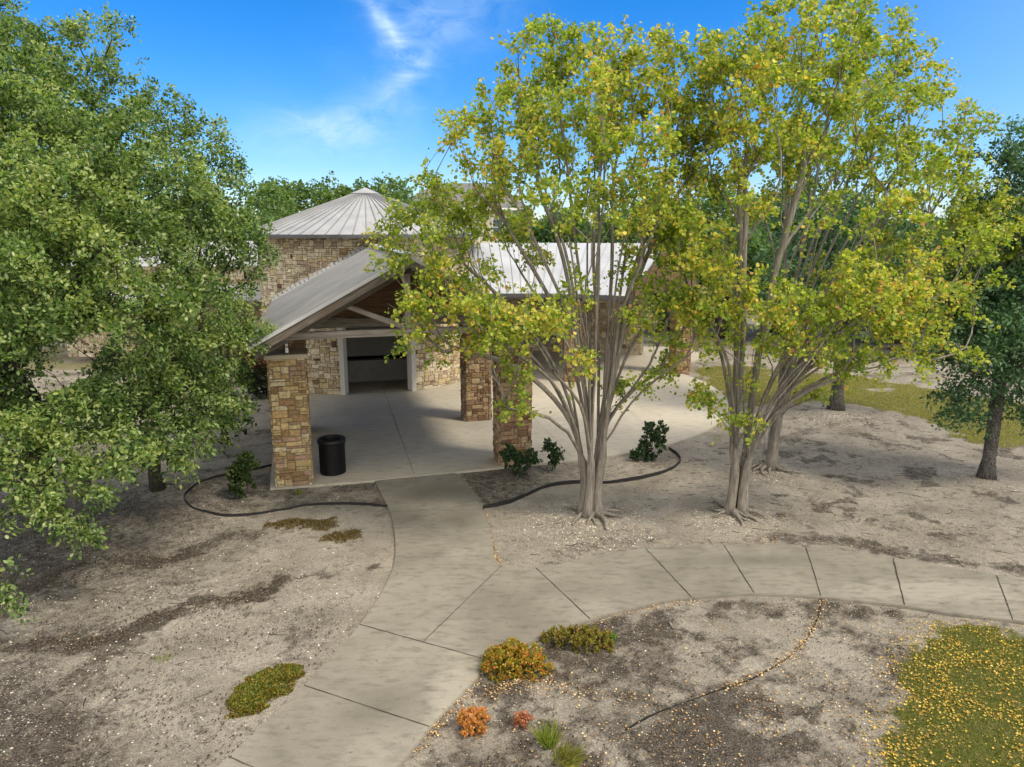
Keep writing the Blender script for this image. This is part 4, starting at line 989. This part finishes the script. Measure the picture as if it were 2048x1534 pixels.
# smaller oaks beneath
bB = gnd(308, 978, -.05)
tree('live_oak', (bB[0], bB[1], -.05), [[(0, 0, -.1), (-.06, .03, .4), (-.2, .1, .9), (-.3, .12, 1.3)], [(.1, 0, -.1), (.05, 0, .4), (.1, .05, .9), (.25, .1, 1.4)]],
     blob_points([(300, 860, 14.6, .9), (400, 830, 15.2, .7), (230, 880, 14.2, .7), (350, 740, 15.6, .9), (450, 770, 16.2, .6), (330, 930, 14.4, .35), (250, 760, 15, .9)], 24, np.random.default_rng(4)),
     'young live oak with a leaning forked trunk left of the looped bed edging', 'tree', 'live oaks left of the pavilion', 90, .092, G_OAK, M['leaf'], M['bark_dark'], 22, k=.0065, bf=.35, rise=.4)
bC = gnd(446, 886, -.05)
tree('live_oak', (bC[0], bC[1], -.05), [[(0, 0, -.1), (.03, .03, .4), (-.05, .05, .9), (-.1, 0, 1.3)], [(.08, 0, -.1), (.12, 0, .4), (.22, .05, .9)]],
     blob_points([(440, 810, 18.6, .8), (380, 780, 18.4, .8), (460, 740, 19.2, .6), (400, 700, 19.5, .9), (330, 700, 20, .9), (420, 620, 20.5, .9)], 20, np.random.default_rng(5)),
     'small live oak standing farther back in the pinkish mulch beside the hedge', 'tree', 'live oaks left of the pavilion', 90, .095, G_OAK, M['leaf'], M['bark_dark'], 23, k=.006, bf=.35, rise=.4)
# right oaks
bD = gnd(1972, 958, -.03)
tree('red_oak', (bD[0], bD[1], -.03), [[(0, 0, -.1), (0, 0, .5), (.0, 0, 1.2), (.0, .02, 1.9), (.0, .05, 2.5), (.0, .05, 3.3)]],
     blob_points([(1960, 800, 16.3, .65), (2040, 780, 16.3, .7), (1900, 760, 16.5, .45), (1990, 700, 16, .95), (2060, 650, 16.4, 1.2), (1960, 600, 16.6, .95), (1930, 650, 16.5, .7), (2040, 540, 16.6, 1.1), (2120, 450, 16.8, 1.4), (2010, 330, 17.2, .55), (2040, 290, 17.2, .5), (1995, 390, 17.2, .5), (2100, 330, 17, .9), (2140, 620, 16.5, 1.3), (2140, 780, 16.4, .8), (2040, 430, 17, .8), (1915, 830, 16.2, .3), (2040, 700, 15.6, .9), (1920, 700, 16, .6), (1960, 520, 17, .8), (2060, 830, 16.2, .4), (1940, 580, 17, .8)], 32, np.random.default_rng(6)),
     'dark blue-green oak at the right edge with a speckled grey trunk', 'tree', 'oaks on the right lawn', 90, .10, G_TEAL, M['leaf_dark'], M['bark_oak'], 24, k=.0052, e=.55, bf=.3, rise=.35, spread=.3, flare=.7)
bE = gnd(1671, 822, -.03)
tree('red_oak', (bE[0], bE[1], -.03), [[(0, 0, -.1), (0, 0, .6), (-.02, 0, 1.4), (.0, .02, 2.2), (.0, .05, 3.2)]],
     blob_points([(1670, 560, 23, 1.8), (1760, 590, 22.6, 1.4), (1830, 560, 23, 1.4), (1580, 560, 23, 1.4), (1720, 480, 23.5, 1.8), (1880, 620, 23, 1.0), (1640, 430, 23.5, 1.8)], 10, np.random.default_rng(7)),
     'oak with a straight dark trunk on the lawn edge behind the crape myrtles', 'tree', 'oaks on the right lawn', 80, .14, G_TEAL, M['leaf_dark'], M['bark_oak'], 25, k=.010, e=.56, bf=.3, rise=.4, spread=.4, twl=.5, flare=.8)

# ------------------------------------------------------------------ trees behind
def far_tree(px, top, Y_, R_, label, seed, pal=G_FAR, dens=5.0, name='far_tree', sq=1.0):
    r = np.random.default_rng(seed); c = at(px, top, Y_); Hh = c[2]; bx = c[0]
    pts = []; nb = 9
    for q in range(nb):
        a = r.uniform(0, 6.28); rr = R_ * r.uniform(.15, .72); z_ = Hh - R_ * .32 - r.uniform(0, 1) ** .8 * (Hh * .62)
        rb = R_ * r.uniform(.28, .46); pts.append((bx + math.cos(a) * rr, Y_ + math.sin(a) * rr * sq, max(1.6, z_), rb))
    pts.append((bx, Y_, Hh - R_ * .38, R_ * .38))
    tg = []
    for (x_, y_, z_, rb) in pts:
        n_ = int(dens * rb ** 2 * 2.0) + 6; v_ = unit(r.normal(0, 1, (n_, 3))) * (r.uniform(.2, 1, n_) ** (1 / 3))[:, None] * rb; v_[:, 2] *= .8
        tg.append(np.array([x_, y_, z_]) + v_)
    tg = np.vstack(tg); tg = tg[tg[:, 2] > .6]
    s_ = Y_ / 40.
    return tree(name, (bx, Y_, -.06), [[(0, 0, -.1), (.05, 0, Hh * .12), (.1, .05, Hh * .25), (0, .1, Hh * .36)]], tg, label, 'tree', 'trees behind the pavilion', 60, .17 * s_ ** .6, pal, M['leaf'], M['bark_dark'], seed, k=.02, e=.5, bf=.3, rise=.5, spread=.55 * s_ ** .5, twl=.7 * s_ ** .5, ntw=5, step=.8, shape=LEAF_OVAL, wig=.08)
far = [(535, 362, 52, 3.9, 'dark round-topped tree directly left of the cone roof, tallest of that clump'), (607, 372, 56, 2.4, 'narrow tree between the two rounder ones behind the left slope of the cone roof'),
       (668, 352, 50, 3.2, 'bushy tree rising just left of the tip of the cone roof'), (565, 412, 42, 3.4, 'pale green bushy tree in front of darker ones, above the cone roof left eave'),
       (792, 352, 50, 3.4, 'dense tree just right of the tip of the cone roof'), (850, 395, 46, 2.6, 'lower tree between the cone roof and the cream house'),
       (1030, 424, 48, 3.4, 'low tree right of the cream house, seen between crape myrtle stems'), (1130, 408, 46, 3.6, 'tree behind the white curved roof, left of its middle'),
       (1230, 398, 44, 3.4, 'tree behind the white curved roof, near its right end'), (1340, 372, 42, 4.2, 'tall tree past the right end of the white curved roof'),
       (1460, 352, 40, 4.8, 'big dark tree behind the two right crape myrtles'), (1580, 360, 42, 4.2, 'dark tree seen through the stems of the right crape myrtles'),
       (1700, 380, 38, 4.0, 'dark evergreen clump above the straight trunk on the lawn'), (1830, 400, 36, 4.4, 'dark broad tree low behind the crape myrtle leaves at the right'),
       (1960, 392, 40, 4.6, 'broad tree behind the blue-green oak'), (2110, 380, 42, 5, 'tree at the right edge of the view behind the lawn'),
       (430, 380, 46, 4.6, 'tree behind the live oak, left of the far clump'), (280, 400, 44, 5, 'tree hidden mostly behind the live oak crown'), (120, 400, 46, 5, 'tree glimpsed through the gaps of the live oak near the left edge')]
for i, (px, top, Y_, R_, lab) in enumerate(far):
    far_tree(px, top, Y_, R_, lab, 100 + i, pal=G_FAR if px < 1100 else (G_TEAL + G_FAR), dens=4.2)

# distant treeline closing the horizon
r = np.random.default_rng(77); n_ = 60000
ang = r.uniform(-1.25, 1.25, n_); dist = r.uniform(100, 150, n_)
hgt = (4.5 + 3.5 * fbm(ang * 14 + 5, ang * 0 + 2, 4)) * r.uniform(0, 1, n_) ** .6
pos = np.stack([np.sin(ang) * dist, np.cos(ang) * dist, hgt], -1)
ob = leafmesh('distant_wood', pos, unit(r.normal(0, 1, (n_, 3))), unit(r.normal(0, 1, (n_, 3)) + np.array([0, -.4, .6])), r.uniform(.7, 1.5, n_), palette(G_FAR, n_, r), LEAF_OVAL, M['leaf'], None)
tag(ob, 'distant belt of woodland along the horizon', 'woodland', kind='stuff')

# ------------------------------------------------------------------ shrubs
def shrub(name, px, py, spec, label, cat, pal, per=60, size=.05, group=None, seed=1, dens=260, m_='leaf_dark', shape=LEAF_OVAL, twl=.09, k=.003, shell=.2):
    """spec: list of (dx, dy, z, r) lobes in metres about the base"""
    r = np.random.default_rng(seed); bx, by = gnd(px, py, -.04); bz = float(gz(bx, by)); tg = []
    for dx, dy, z_, rb in spec:
        n_ = int(dens * rb ** 2) + 5; v_ = unit(r.normal(0, 1, (n_, 3))) * (r.uniform(shell, 1, n_) ** (1 / 3))[:, None] * rb; tg.append(np.array([bx + dx, by + dy, bz + z_]) + v_)
    tg = np.vstack(tg); tg = tg[tg[:, 2] > bz + .03]
    st_ = [[(math.cos(a) * .03, math.sin(a) * .03, -.03), (math.cos(a) * .05, math.sin(a) * .05, .08)] for a in (0.3, 1.6, 2.9, 4.1, 5.3)]
    return tree(name, (bx, by, bz), st_, tg, label, cat, group, per, size, pal, M[m_], M['bark_dark'], seed, k=k, e=.5, bf=.5, rise=.7, spread=.05, twl=twl, ntw=4, step=.1, flare=0, shape=shape, wig=.008)
G_HOLLY = [((56, 80, 50), 5), ((70, 96, 58), 4), ((46, 66, 44), 4), ((108, 128, 84), 1.2)]
shrub('holly_shrub', 487, 993, [(-.02, 0, .35, .28), (.05, .1, .7, .26), (-.1, 0, .55, .22), (.12, 0, .85, .2)], 'upright dark green shrub inside the looped edging left of the pillar', 'shrub', [((66, 84, 44), 4), ((84, 104, 52), 4), ((52, 68, 38), 3)], seed=31, dens=230, group='evergreen shrubs in the beds')
shrub('holly_shrub', 1032, 950, [(-.1, 0, .42, .26), (.12, 0, .30, .26), (-.2, 0, .62, .16), (.35, .0, .45, .2)], 'dark green shrub at the foot of the front right stone pillar', 'shrub', G_HOLLY, seed=32, dens=230, group='evergreen shrubs in the beds')
shrub('holly_shrub', 1102, 940, [(0, 0, .35, .2), (-.08, .1, .6, .18), (.14, 0, .45, .16)], 'thin dark shrub between the front right pillar and the near crape myrtle', 'shrub', G_HOLLY, seed=33, dens=200, group='evergreen shrubs in the beds')
shrub('holly_shrub', 1305, 917, [(0, 0, .4, .34), (.15, .1, .72, .28), (-.3, -.1, .28, .24), (-.12, 0, .85, .15), (-.5, -.1, .2, .14)], 'largest dark green shrub by the curved patio edge right of the near crape myrtle', 'shrub', G_HOLLY, seed=34, dens=220, group='evergreen shrubs in the beds')
NAND = [((172, 158, 58), 5), ((186, 146, 60), 4), ((200, 128, 60), 3), ((144, 156, 54), 4), ((112, 130, 44), 2), ((206, 112, 72), 1.5)]
NRED = [((206, 146, 82), 4), ((200, 122, 88), 2), ((192, 150, 76), 4), ((214, 156, 124), 1.5), ((164, 150, 70), 1.5)]
GN = 'low autumn-coloured shrubs beside the path'
shrub('low_nandina', 1035, 1352, [(-.1, .15, .12, .26), (-.28, .1, .1, .2), (.12, .15, .12, .24), (-.05, .35, .10, .22), (.32, .1, .06, .16), (-.3, .3, .06, .18)], 'large rounded green and orange shrub against the path edge', 'shrub', NAND, per=60, size=.028, seed=41, dens=900, m_='leaf', twl=.05, group=GN, shell=.4)
shrub('low_nandina', 1150, 1300, [(-.05, .15, .08, .2), (.2, .1, .1, .2), (.4, .12, .07, .17), (-.3, .15, .05, .18), (.1, .3, .06, .17)], 'wide flat brown-green shrub behind the large rounded one', 'shrub', [((150, 132, 64), 4), ((134, 140, 60), 4), ((170, 156, 70), 3), ((108, 92, 58), 2), ((186, 126, 72), 1)], per=60, size=.028, seed=42, dens=900, m_='leaf', twl=.05, group=GN, shell=.4)
shrub('low_nandina', 943, 1466, [(0, .08, .12, .155), (-.06, .1, .1, .12), (.08, .1, .1, .12)], 'round bright orange shrub near the bottom of the view', 'shrub', NRED, per=50, size=.027, seed=43, dens=1500, m_='leaf', twl=.05, group=GN, shell=.4)
shrub('low_nandina', 1045, 1456, [(0, .05, .07, .085)], 'tiny salmon pink shrub right of the bright orange one', 'shrub', [((206, 138, 108), 4), ((214, 160, 134), 3), ((186, 120, 88), 3)], per=40, size=.026, seed=44, dens=2400, m_='leaf', twl=.04, group=GN, shell=.4)
shrub('green_sprig', 1222, 1282, [(0, 0, .10, .06)], 'small fresh green sprig at the end of the flat brown-green shrub', 'plant', [((96, 130, 44), 3), ((120, 150, 56), 2)], per=14, size=.035, seed=45, dens=900, m_='leaf')
HG = [((52, 66, 38), 5), ((66, 80, 42), 4), ((44, 54, 34), 3), ((80, 92, 50), 1)]; HR = [((140, 84, 66), 2), ((160, 104, 84), 1), ((110, 80, 50), 2)]
def hedge(px, py, wx, wy, h_, label, seed, rz_=0.27):
    r = np.random.default_rng(seed); bx, by = gnd(px, py, -.04); n_ = int(wx * wy * h_ * 900)
    L = np.stack([r.uniform(-wx / 2, wx / 2, n_), r.uniform(-wy / 2, wy / 2, n_), r.uniform(.1, h_, n_)], -1)
    dd = np.minimum.reduce([wx / 2 - abs(L[:, 0]), wy / 2 - abs(L[:, 1]), h_ - L[:, 2]]); L = L[dd < .16][:520]
    ca, sa = math.cos(rz_), math.sin(rz_); W_ = np.stack([bx + L[:, 0] * ca - L[:, 1] * sa, by + L[:, 0] * sa + L[:, 1] * ca, L[:, 2]], -1)
    st_ = [[(q * wx * .3, 0, -.05), (q * wx * .32, .02, .2)] for q in (-1, 0, 1)]
    tree('clipped_hedge', (bx, by, -.05), st_, W_, label, 'hedge', 'clipped hedge blocks beside the round building', 26, .05, HG, M['leaf_dark'], M['bark_dark'], seed, k=.004, e=.5, bf=.4, rise=.5, spread=.07, twl=.12, ntw=3, step=.2, flare=0,
         shape=LEAF_OVAL, wig=.01, pal2=HR, sel2=lambda p, cl, r_: (r_.random(len(p)) < .55 * smooth(h_ * .8, h_ * 1.02, p[:, 2])))
hedge(533, 792, 1.15, 1.0, 1.25, 'front clipped hedge block with reddish top, touching the left stone pillar in view', 51)
hedge(496, 770, .8, .8, 1.15, 'green clipped hedge block left of the front red-topped one', 52)
hedge(538, 748, 1.6, .9, 1.25, 'hindmost clipped hedge block against the round stone wall', 53)
shrub('sprawling_bush', 440, 728, [(0, 0, .5, .7), (.9, .2, .6, .6), (-.9, 0, .5, .6), (1.6, .4, .8, .6), (.5, .6, 1.0, .6)], 'sprawling grey-green bush behind the hedge blocks', 'shrub', [((96, 104, 66), 3), ((120, 124, 84), 3), ((74, 82, 52), 3)], per=26, size=.07, seed=55, dens=90, m_='leaf', shape=LEAF_LONG, twl=.3, k=.005)
# grass clump at the bottom
def clump(name, px, py, n_, h_, rad, label, pal, seed, lean=(0, 0), kind=None):
    r = np.random.default_rng(seed); bx, by = gnd(px, py, -.05); bz = float(gz(bx, by))
    a = r.uniform(0, 6.28, n_); q = rad * np.sqrt(r.random(n_)); pos = np.stack([np.cos(a) * q, np.sin(a) * q, np.zeros(n_) - .01], -1)
    d = np.stack([np.cos(a) * .5 * q / rad + lean[0] + r.normal(0, .34, n_), np.sin(a) * .5 * q / rad + lean[1] + r.normal(0, .2, n_), np.ones(n_)], -1)
    nr = unit(np.stack([np.cos(a), np.sin(a), np.full(n_, .3)], -1) + r.normal(0, .4, (n_, 3)))
    ob = leafmesh(name, pos, d, nr, h_ * r.uniform(.5, 1.15, n_), palette(pal, n_, r), (BLADE[0] * np.array([1, .32, 1]), BLADE[1]), M['leaf'], None); ob.location = (bx, by, bz)
    return tag(ob, label, 'grass tuft')
GB = [((130, 150, 66), 4), ((156, 162, 78), 3), ((184, 176, 104), 2), ((100, 118, 56), 2)]
clump('grass_tuft', 1098, 1490, 260, .30, .07, 'tall green grass tuft near the bottom edge, below the tiny pink shrub', GB, 61, (-.1, .1))
clump('grass_tuft', 1130, 1518, 420, .22, .14, 'dry flopping grass tuft just below the tall green one', [((176, 168, 104), 3), ((150, 146, 80), 3), ((120, 124, 62), 2)], 62, (.5, -.5))
clump('grass_tuft', 597, 1010 - 22, 120, .16, .07, 'small grass tuft in the bed in front of the left pillar', GB, 63)
clump('grass_tuft', 330, 1318, 110, .09, .10, 'small dark green weed tuft alone on the bare dirt at the left', GB, 64)
# prostrate ground cover patch beside the path, left
def mat_patch(name, poly, n_, h_, size, pal, label, seed, kind='stuff', pal2=None, hump=.0):
    r = np.random.default_rng(seed); A = np.array(poly); mn, mx_ = A.min(0), A.max(0)
    p = r.uniform(mn, mx_, (n_ * 3, 2)); sd_ = sdist(p[:, 0], p[:, 1], poly) + (fbm(p[:, 0] * 5, p[:, 1] * 5, 3) - .5) * .45
    k_ = (sd_ > r.uniform(-.02, .14, len(p)) ** 1) ; p = p[k_][:n_]; sd_ = sd_[k_][:n_]; n_ = len(p)
    zb = gz(p[:, 0], p[:, 1]) + hump * smooth(0, .25, sd_) * r.uniform(.2, 1, n_)
    pos = np.stack([p[:, 0], p[:, 1], zb], -1); d = unit(np.stack([r.normal(0, .8, n_), r.normal(0, .8, n_), r.uniform(.2, 1, n_)], -1)); nr = unit(np.array([0, 0, .8]) + r.normal(0, .6, (n_, 3)))
    c = palette(pal, n_, r)
    if pal2 is not None:
        q = (r.random(n_) < .35 * (1 - smooth(0, .25, sd_)) + .1); c = np.where(q[:, None], palette(pal2, n_, r), c)
    ob = leafmesh(name, pos, d, nr, size * r.uniform(.6, 1.3, n_), c, LEAF_LONG, M['leaf'], None)
    return tag(ob, label, 'ground cover', kind=kind)
YG = [((134, 138, 58), 4), ((108, 120, 50), 4), ((154, 148, 64), 3), ((92, 102, 46), 3), ((176, 140, 62), 1)]
mat_patch('ground_cover', pxl([(450, 1415), (470, 1375), (505, 1345), (555, 1328), (598, 1332), (606, 1352), (575, 1380), (545, 1400), (510, 1428), (470, 1438)], -.05), 13000, .05, .034, YG, 'yellow-green creeping ground cover patch beside the path', 71, pal2=[((150, 110, 46), 2), ((90, 74, 40), 2)], hump=.07)
BR = [((120, 100, 62), 4), ((96, 82, 50), 3), ((110, 108, 54), 2), ((140, 112, 66), 2)]
mat_patch('dry_weeds', pxl([(530, 1050), (575, 1034), (625, 1040), (672, 1036), (680, 1052), (640, 1062), (590, 1056), (550, 1062)], -.05), 2600, .04, .035, BR, 'dry brown weed mat below the looped edging', 72, hump=.03)
mat_patch('dry_weeds', pxl([(640, 1078), (665, 1062), (720, 1060), (735, 1070), (700, 1082), (665, 1090)], -.05), 1300, .04, .035, BR, 'smaller dry weed mat left of the path stem', 73, hump=.03)
# lawn blades
def blades(name, poly, dens, h_, pal, label, seed, wd=.07, edge=.7):
    r = np.random.default_rng(seed); A = np.array(poly); mn = np.maximum(A.min(0), [-20, 4.5]); mx_ = np.minimum(A.max(0), [24, 40]); n_ = int(dens * np.prod(mx_ - mn))
    p = r.uniform(mn, mx_, (n_, 2)); _, gm, _, _, _ = masks(p[:, 0], p[:, 1]); sd_ = sdist(p[:, 0], p[:, 1], poly)
    k_ = (gm > r.uniform(.2, .9, n_)) & (sd_ > -edge); p = p[k_]; n_ = len(p)
    pos = np.stack([p[:, 0], p[:, 1], gz(p[:, 0], p[:, 1]) - .005], -1)
    d = np.stack([r.normal(0, .6, n_), r.normal(0, .6, n_), np.ones(n_)], -1); a = r.uniform(0, 6.28, n_)
    ob = leafmesh(name, pos, d, unit(np.stack([np.cos(a), np.sin(a), np.full(n_, .25)], -1)), h_ * r.uniform(.5, 1.3, n_), palette(pal, n_, r), (BLADE[0] * np.array([1, wd / .06, 1]), BLADE[1]), M['leaf'], None)
    return tag(ob, label, 'grass', kind='stuff')
GL = [((112, 124, 58), 4), ((134, 140, 66), 3), ((92, 106, 50), 3), ((158, 150, 84), 2)]
blades('lawn_grass', grass_near, 5200, .05, GL, 'mown green lawn with yellow leaves in the lower right corner', 81)
blades('lawn_grass', grass_far, 420, .07, [((156, 154, 76), 4), ((170, 160, 92), 3), ((130, 134, 66), 3), ((180, 166, 110), 2)], 'thin yellowish lawn behind the trees on the right', 82, .14)
# fallen leaves
def litter(name, spec, label, seed, pal, size=.045):
    r = np.random.default_rng(seed); ps = []
    for kind_, geo, n_, w_ in spec:
        if kind_ == 'line':
            P = np.array([tuple(p) for p in geo]); s_ = r.integers(0, len(P) - 1, n_); t = r.random((n_, 1)); p = P[s_] * (1 - t) + P[s_ + 1] * t + r.normal(0, w_, (n_, 2))
        else:
            A = np.array(geo); p = r.uniform(A.min(0), A.max(0), (n_ * 2, 2)); q = sdist(p[:, 0], p[:, 1], geo) > r.uniform(-w_, w_, len(p)); cl = fbm(p[:, 0] * 2.2 + 3, p[:, 1] * 2.2 + seed, 4)
            p = p[q & (cl > r.uniform(.36, .66, len(p)) - (.12 if geo is grass_near else 0))][:n_]
        ps.append(p)
    p = np.vstack(ps); p = p[(p[:, 1] > 4.6)]; n_ = len(p)
    onc = (sdist(p[:, 0], p[:, 1], path_poly) > 0); zz_ = np.where(onc, .012, gz(p[:, 0], p[:, 1]) + .012); keep = ~onc | (r.random(n_) < .05); p, zz_ = p[keep], zz_[keep]; n_ = len(p)
    a = r.uniform(0, 6.28, n_); d = np.stack([np.cos(a), np.sin(a), r.normal(0, .25, n_)], -1); nr = unit(np.array([0, 0, 1.]) + r.normal(0, .35, (n_, 3)))
    ob = leafmesh(name, np.stack([p[:, 0], p[:, 1], zz_ + r.uniform(0, .02, n_)], -1), d, nr, size * r.uniform(.5, 1.25, n_), palette(pal, n_, r), LEAF_OVAL, M['litter'], None)
    return tag(ob, label, 'leaf litter', kind='stuff')
YL = [((198, 168, 70), 4), ((210, 184, 96), 3), ((186, 144, 60), 3), ((160, 130, 60), 3), ((150, 140, 60), 2)]
TL = [((206, 178, 128), 4), ((186, 148, 96), 4), ((216, 194, 150), 3), ((150, 114, 76), 3), ((112, 86, 60), 4), ((196, 150, 80), 1.5)]
low_soil = pxl([(965, 1345), (1180, 1245), (1400, 1202), (1640, 1200), (1860, 1225), (1800, 1400), (1760, 1700), (640, 1700)], -.05)
low_strip = pxl([(1251, 1460), (1371, 1404), (1496, 1362), (1571, 1318), (1640, 1250), (1860, 1240), (1800, 1400), (1760, 1700), (900, 1700), (1100, 1500)], -.05)
litter('fallen_leaves', [('area', grass_near, 9500, .4)], 'yellow fallen leaves strewn over the near lawn', 91, YL, .028)
litter('fallen_leaves', [('area', low_strip, 2600, .25), ('area', low_soil, 1300, .1), ('line', [tuple(p) for p in edge_low[:26]], 420, .035), ('line', [tuple(p) for p in smoothline(pxl([(1003, 1136), (990, 1116), (983, 1090), (976, 1052), (965, 1022)], -.05), 4)], 420, .035),
                         ('line', [tuple(p) for p in smoothline(pxl([(830, 1510), (900, 1425), (960, 1350)], -.05), 4)], 260, .05), ('line', [tuple(p) for p in smoothline(pxl([(1190, 1248), (1300, 1216), (1400, 1203)], -.05), 4)], 160, .05),
                         ('line', pxl([(990, 1385), (1100, 1360), (1180, 1395), (1290, 1400)], -.05), 260, .14), ('line', pxl([(960, 1400), (1020, 1370), (1100, 1362)], -.05), 200, .07),
                         ('area', pxl([(980, 1000), (1400, 930), (2048, 960), (2048, 1130), (1600, 1085), (1300, 1085), (1050, 1125)], -.05), 1500, .2), ('area', pxl([(1240, 925), (1340, 915), (1350, 935), (1260, 955)], -.05), 90, .1),
                         ('area', pxl([(1300, 1090), (1560, 1075), (1560, 1092), (1300, 1098)], -.05), 160, .05)], 'tan and orange fallen leaves scattered over the bare soil beds', 92, TL, .026)
litter('leaf_debris', [('area', pxl([(-100, 1250), (300, 1180), (600, 1120), (700, 1300), (300, 1700), (-500, 1700)], -.05), 5000, .3), ('line', pxl([(60, 1290), (190, 1282), (330, 1228), (470, 1202), (572, 1158)], -.05), 1500, .16), ('line', pxl([(60, 1180), (160, 1128), (320, 1122), (385, 1106)], -.05), 900, .2), ('area', low_soil, 5000, .1), ('area', pxl([(-200, 980), (350, 980), (500, 1100), (300, 1180), (-300, 1240)], -.05), 3500, .3), ('area', pxl([(920, 950), (1330, 900), (1340, 940), (1100, 975), (970, 1015)], -.05), 500, .05), ('area', pxl([(380, 960), (540, 940), (750, 965), (770, 1010), (500, 1030), (400, 1020)], -.05), 500, .1),
                       ('area', pxl([(1500, 850), (1800, 850), (2048, 950), (2048, 1100), (1400, 1060)], -.05), 2600, .3), ('area', pxl([(250, 780), (540, 800), (540, 930), (250, 1000)], -.05), 1200, .3)],
       'dark dead leaf crumbs drifting across the bare dirt', 93, [((70, 58, 46), 4), ((92, 78, 60), 3), ((120, 100, 76), 2), ((54, 46, 40), 3)], .026)
# stones
def stones(name, spec, label, seed):
    r = np.random.default_rng(seed); ps, sz = [], []
    for kind_, geo, n_, w_, s0, s1 in spec:
        if kind_ == 'disc':
            a = r.uniform(0, 6.28, n_); q = w_ * r.random(n_) ** .75; p = np.stack([geo[0] + np.cos(a) * q, geo[1] + np.sin(a) * q * .8], -1)
        else:
            A = np.array(geo); p = r.uniform(A.min(0), A.max(0), (n_, 2)); p = p[(sdist(p[:, 0], p[:, 1], geo) > 0)]
        ps.append(p); sz.append(s0 * (s1 / s0) ** (r.random(len(p)) ** 3))
    p = np.vstack(ps); s_ = np.concatenate(sz); k_ = sdist(p[:, 0], p[:, 1], path_poly) < -.02; p, s_ = p[k_], s_[k_]; n_ = len(p)
    T = np.array([(1, 0, 0), (.3, .9, .1), (-.8, .6, 0), (-.9, -.5, .1), (.2, -1, 0), (.15, .1, .75), (-.3, -.1, .7)])
    Fq = np.array([(0, 1, 5, 5), (1, 2, 6, 5), (2, 3, 6, 6), (3, 4, 6, 6), (4, 0, 5, 6)])
    Ft = np.array([(0, 1, 5), (1, 6, 5), (1, 2, 6), (2, 3, 6), (3, 4, 6), (4, 5, 6), (4, 0, 5)])
    a = r.uniform(0, 6.28, n_); ca, sa = np.cos(a), np.sin(a); V = T[None] * s_[:, None, None] * r.uniform(.6, 1.2, (n_, len(T), 1)) * .5
    Xv = V[:, :, 0] * ca[:, None] - V[:, :, 1] * sa[:, None]; Yv = V[:, :, 0] * sa[:, None] + V[:, :, 1] * ca[:, None]
    W_ = np.stack([Xv + p[:, 0:1], Yv + p[:, 1:2], V[:, :, 2] + (gz(p[:, 0], p[:, 1]) - .002)[:, None]], -1).reshape(-1, 3)
    Fc = (np.arange(n_)[:, None, None] * len(T) + Ft[None]).reshape(-1, 3)
    c = palette([((206, 196, 180), 4), ((182, 170, 152), 4), ((150, 138, 122), 3), ((224, 218, 206), 1.5)], n_, r, .1)
    ob = npmesh(name, W_, Fc, np.repeat(c, len(Ft), 0), M['pebble'], None); return tag(ob, label, 'pebbles', kind='stuff')
stones('pebbles', [('disc', gnd(1183, 1050, -.05), 3200, 1.5, .012, .05), ('disc', gnd(1100, 1080, -.05), 900, 1.1, .01, .03), ('disc', gnd(1470, 1040, -.05), 1500, 1.0, .012, .045), ('disc', gnd(1535, 945, -.05), 1100, 1.0, .014, .05), ('disc', gnd(1670, 835, -.05), 1000, 1.3, .02, .06),
                   ('disc', gnd(1970, 965, -.05), 300, 1.0, .015, .05),
                   ('area', pxl([(-300, 1110), (400, 1060), (700, 1060), (770, 1180), (600, 1360), (380, 1560), (-300, 1560)], -.05), 7000, 0, .008, .045), ('area', pxl([(375, 960), (540, 945), (760, 965), (770, 1015), (500, 1030), (390, 1020)], -.05), 260, 0, .01, .07),
                   ('area', low_soil, 2600, 0, .006, .03), ('area', pxl([(920, 950), (1330, 900), (1340, 940), (1100, 975), (970, 1015)], -.05), 260, 0, .01, .05),
                   ('area', pxl([(1000, 1000), (2048, 900), (2100, 1150), (1600, 1090), (1050, 1130)], -.05), 2600, 0, .008, .035)], 'pale limestone pebbles loose on the bare dirt', 95)
# twigs and sticks
r = np.random.default_rng(96); tb = MB()
for (px, py, n_, sx, sy) in [(1400, 930, 46, 70, 40), (1620, 950, 60, 140, 70), (1830, 930, 40, 120, 60), (1190, 1060, 26, 110, 30), (1480, 1050, 26, 90, 30), (1660, 835, 40, 60, 12), (1350, 1300, 14, 120, 60), (250, 1320, 26, 200, 110), (380, 950, 40, 100, 50), (150, 1180, 22, 120, 60), (1900, 1050, 26, 110, 50)]:
    for _ in range(n_):
        x0, y0 = gnd(px + r.normal(0, sx), min(1533, max(700, py + r.normal(0, sy))), -.05)
        if max(float(sdist(np.array([x0]), np.array([y0]), path_poly)[0]), float(sdist(np.array([x0]), np.array([y0]), patio)[0])) > -.15: continue
        a = r.normal(.1, .5); L = r.uniform(.08, .32); pts = []
        for t in np.linspace(0, 1, 5):
            xx = x0 + math.cos(a) * L * t; yy = y0 + math.sin(a) * L * t; a += r.normal(0, .15); pts.append((xx, yy, float(gz(xx, yy)) + .006))
        tb.tube(pts, list(np.linspace(.007, .003, 5) * r.uniform(.5, 1.1)), 4)
ob = tb.build('fallen_twigs', M['bark_dark']); tag(ob, 'thin fallen twigs lying on the dirt', 'twigs', kind='stuff')
a = MB(); x0, y0 = gnd(1338, 1246, -.05); zz = float(gz(x0, y0)); a.tube([(x0, y0, zz + .015), (x0 + .01, y0 - .06, zz + .02), (x0 + .03, y0 - .17, zz + .015)], [.018, .02, .016], 8)
tag(a.build('stick', M['bark_crape'], None, sm=True), 'short thick grey stick lying on the soil below the curved path', 'stick')
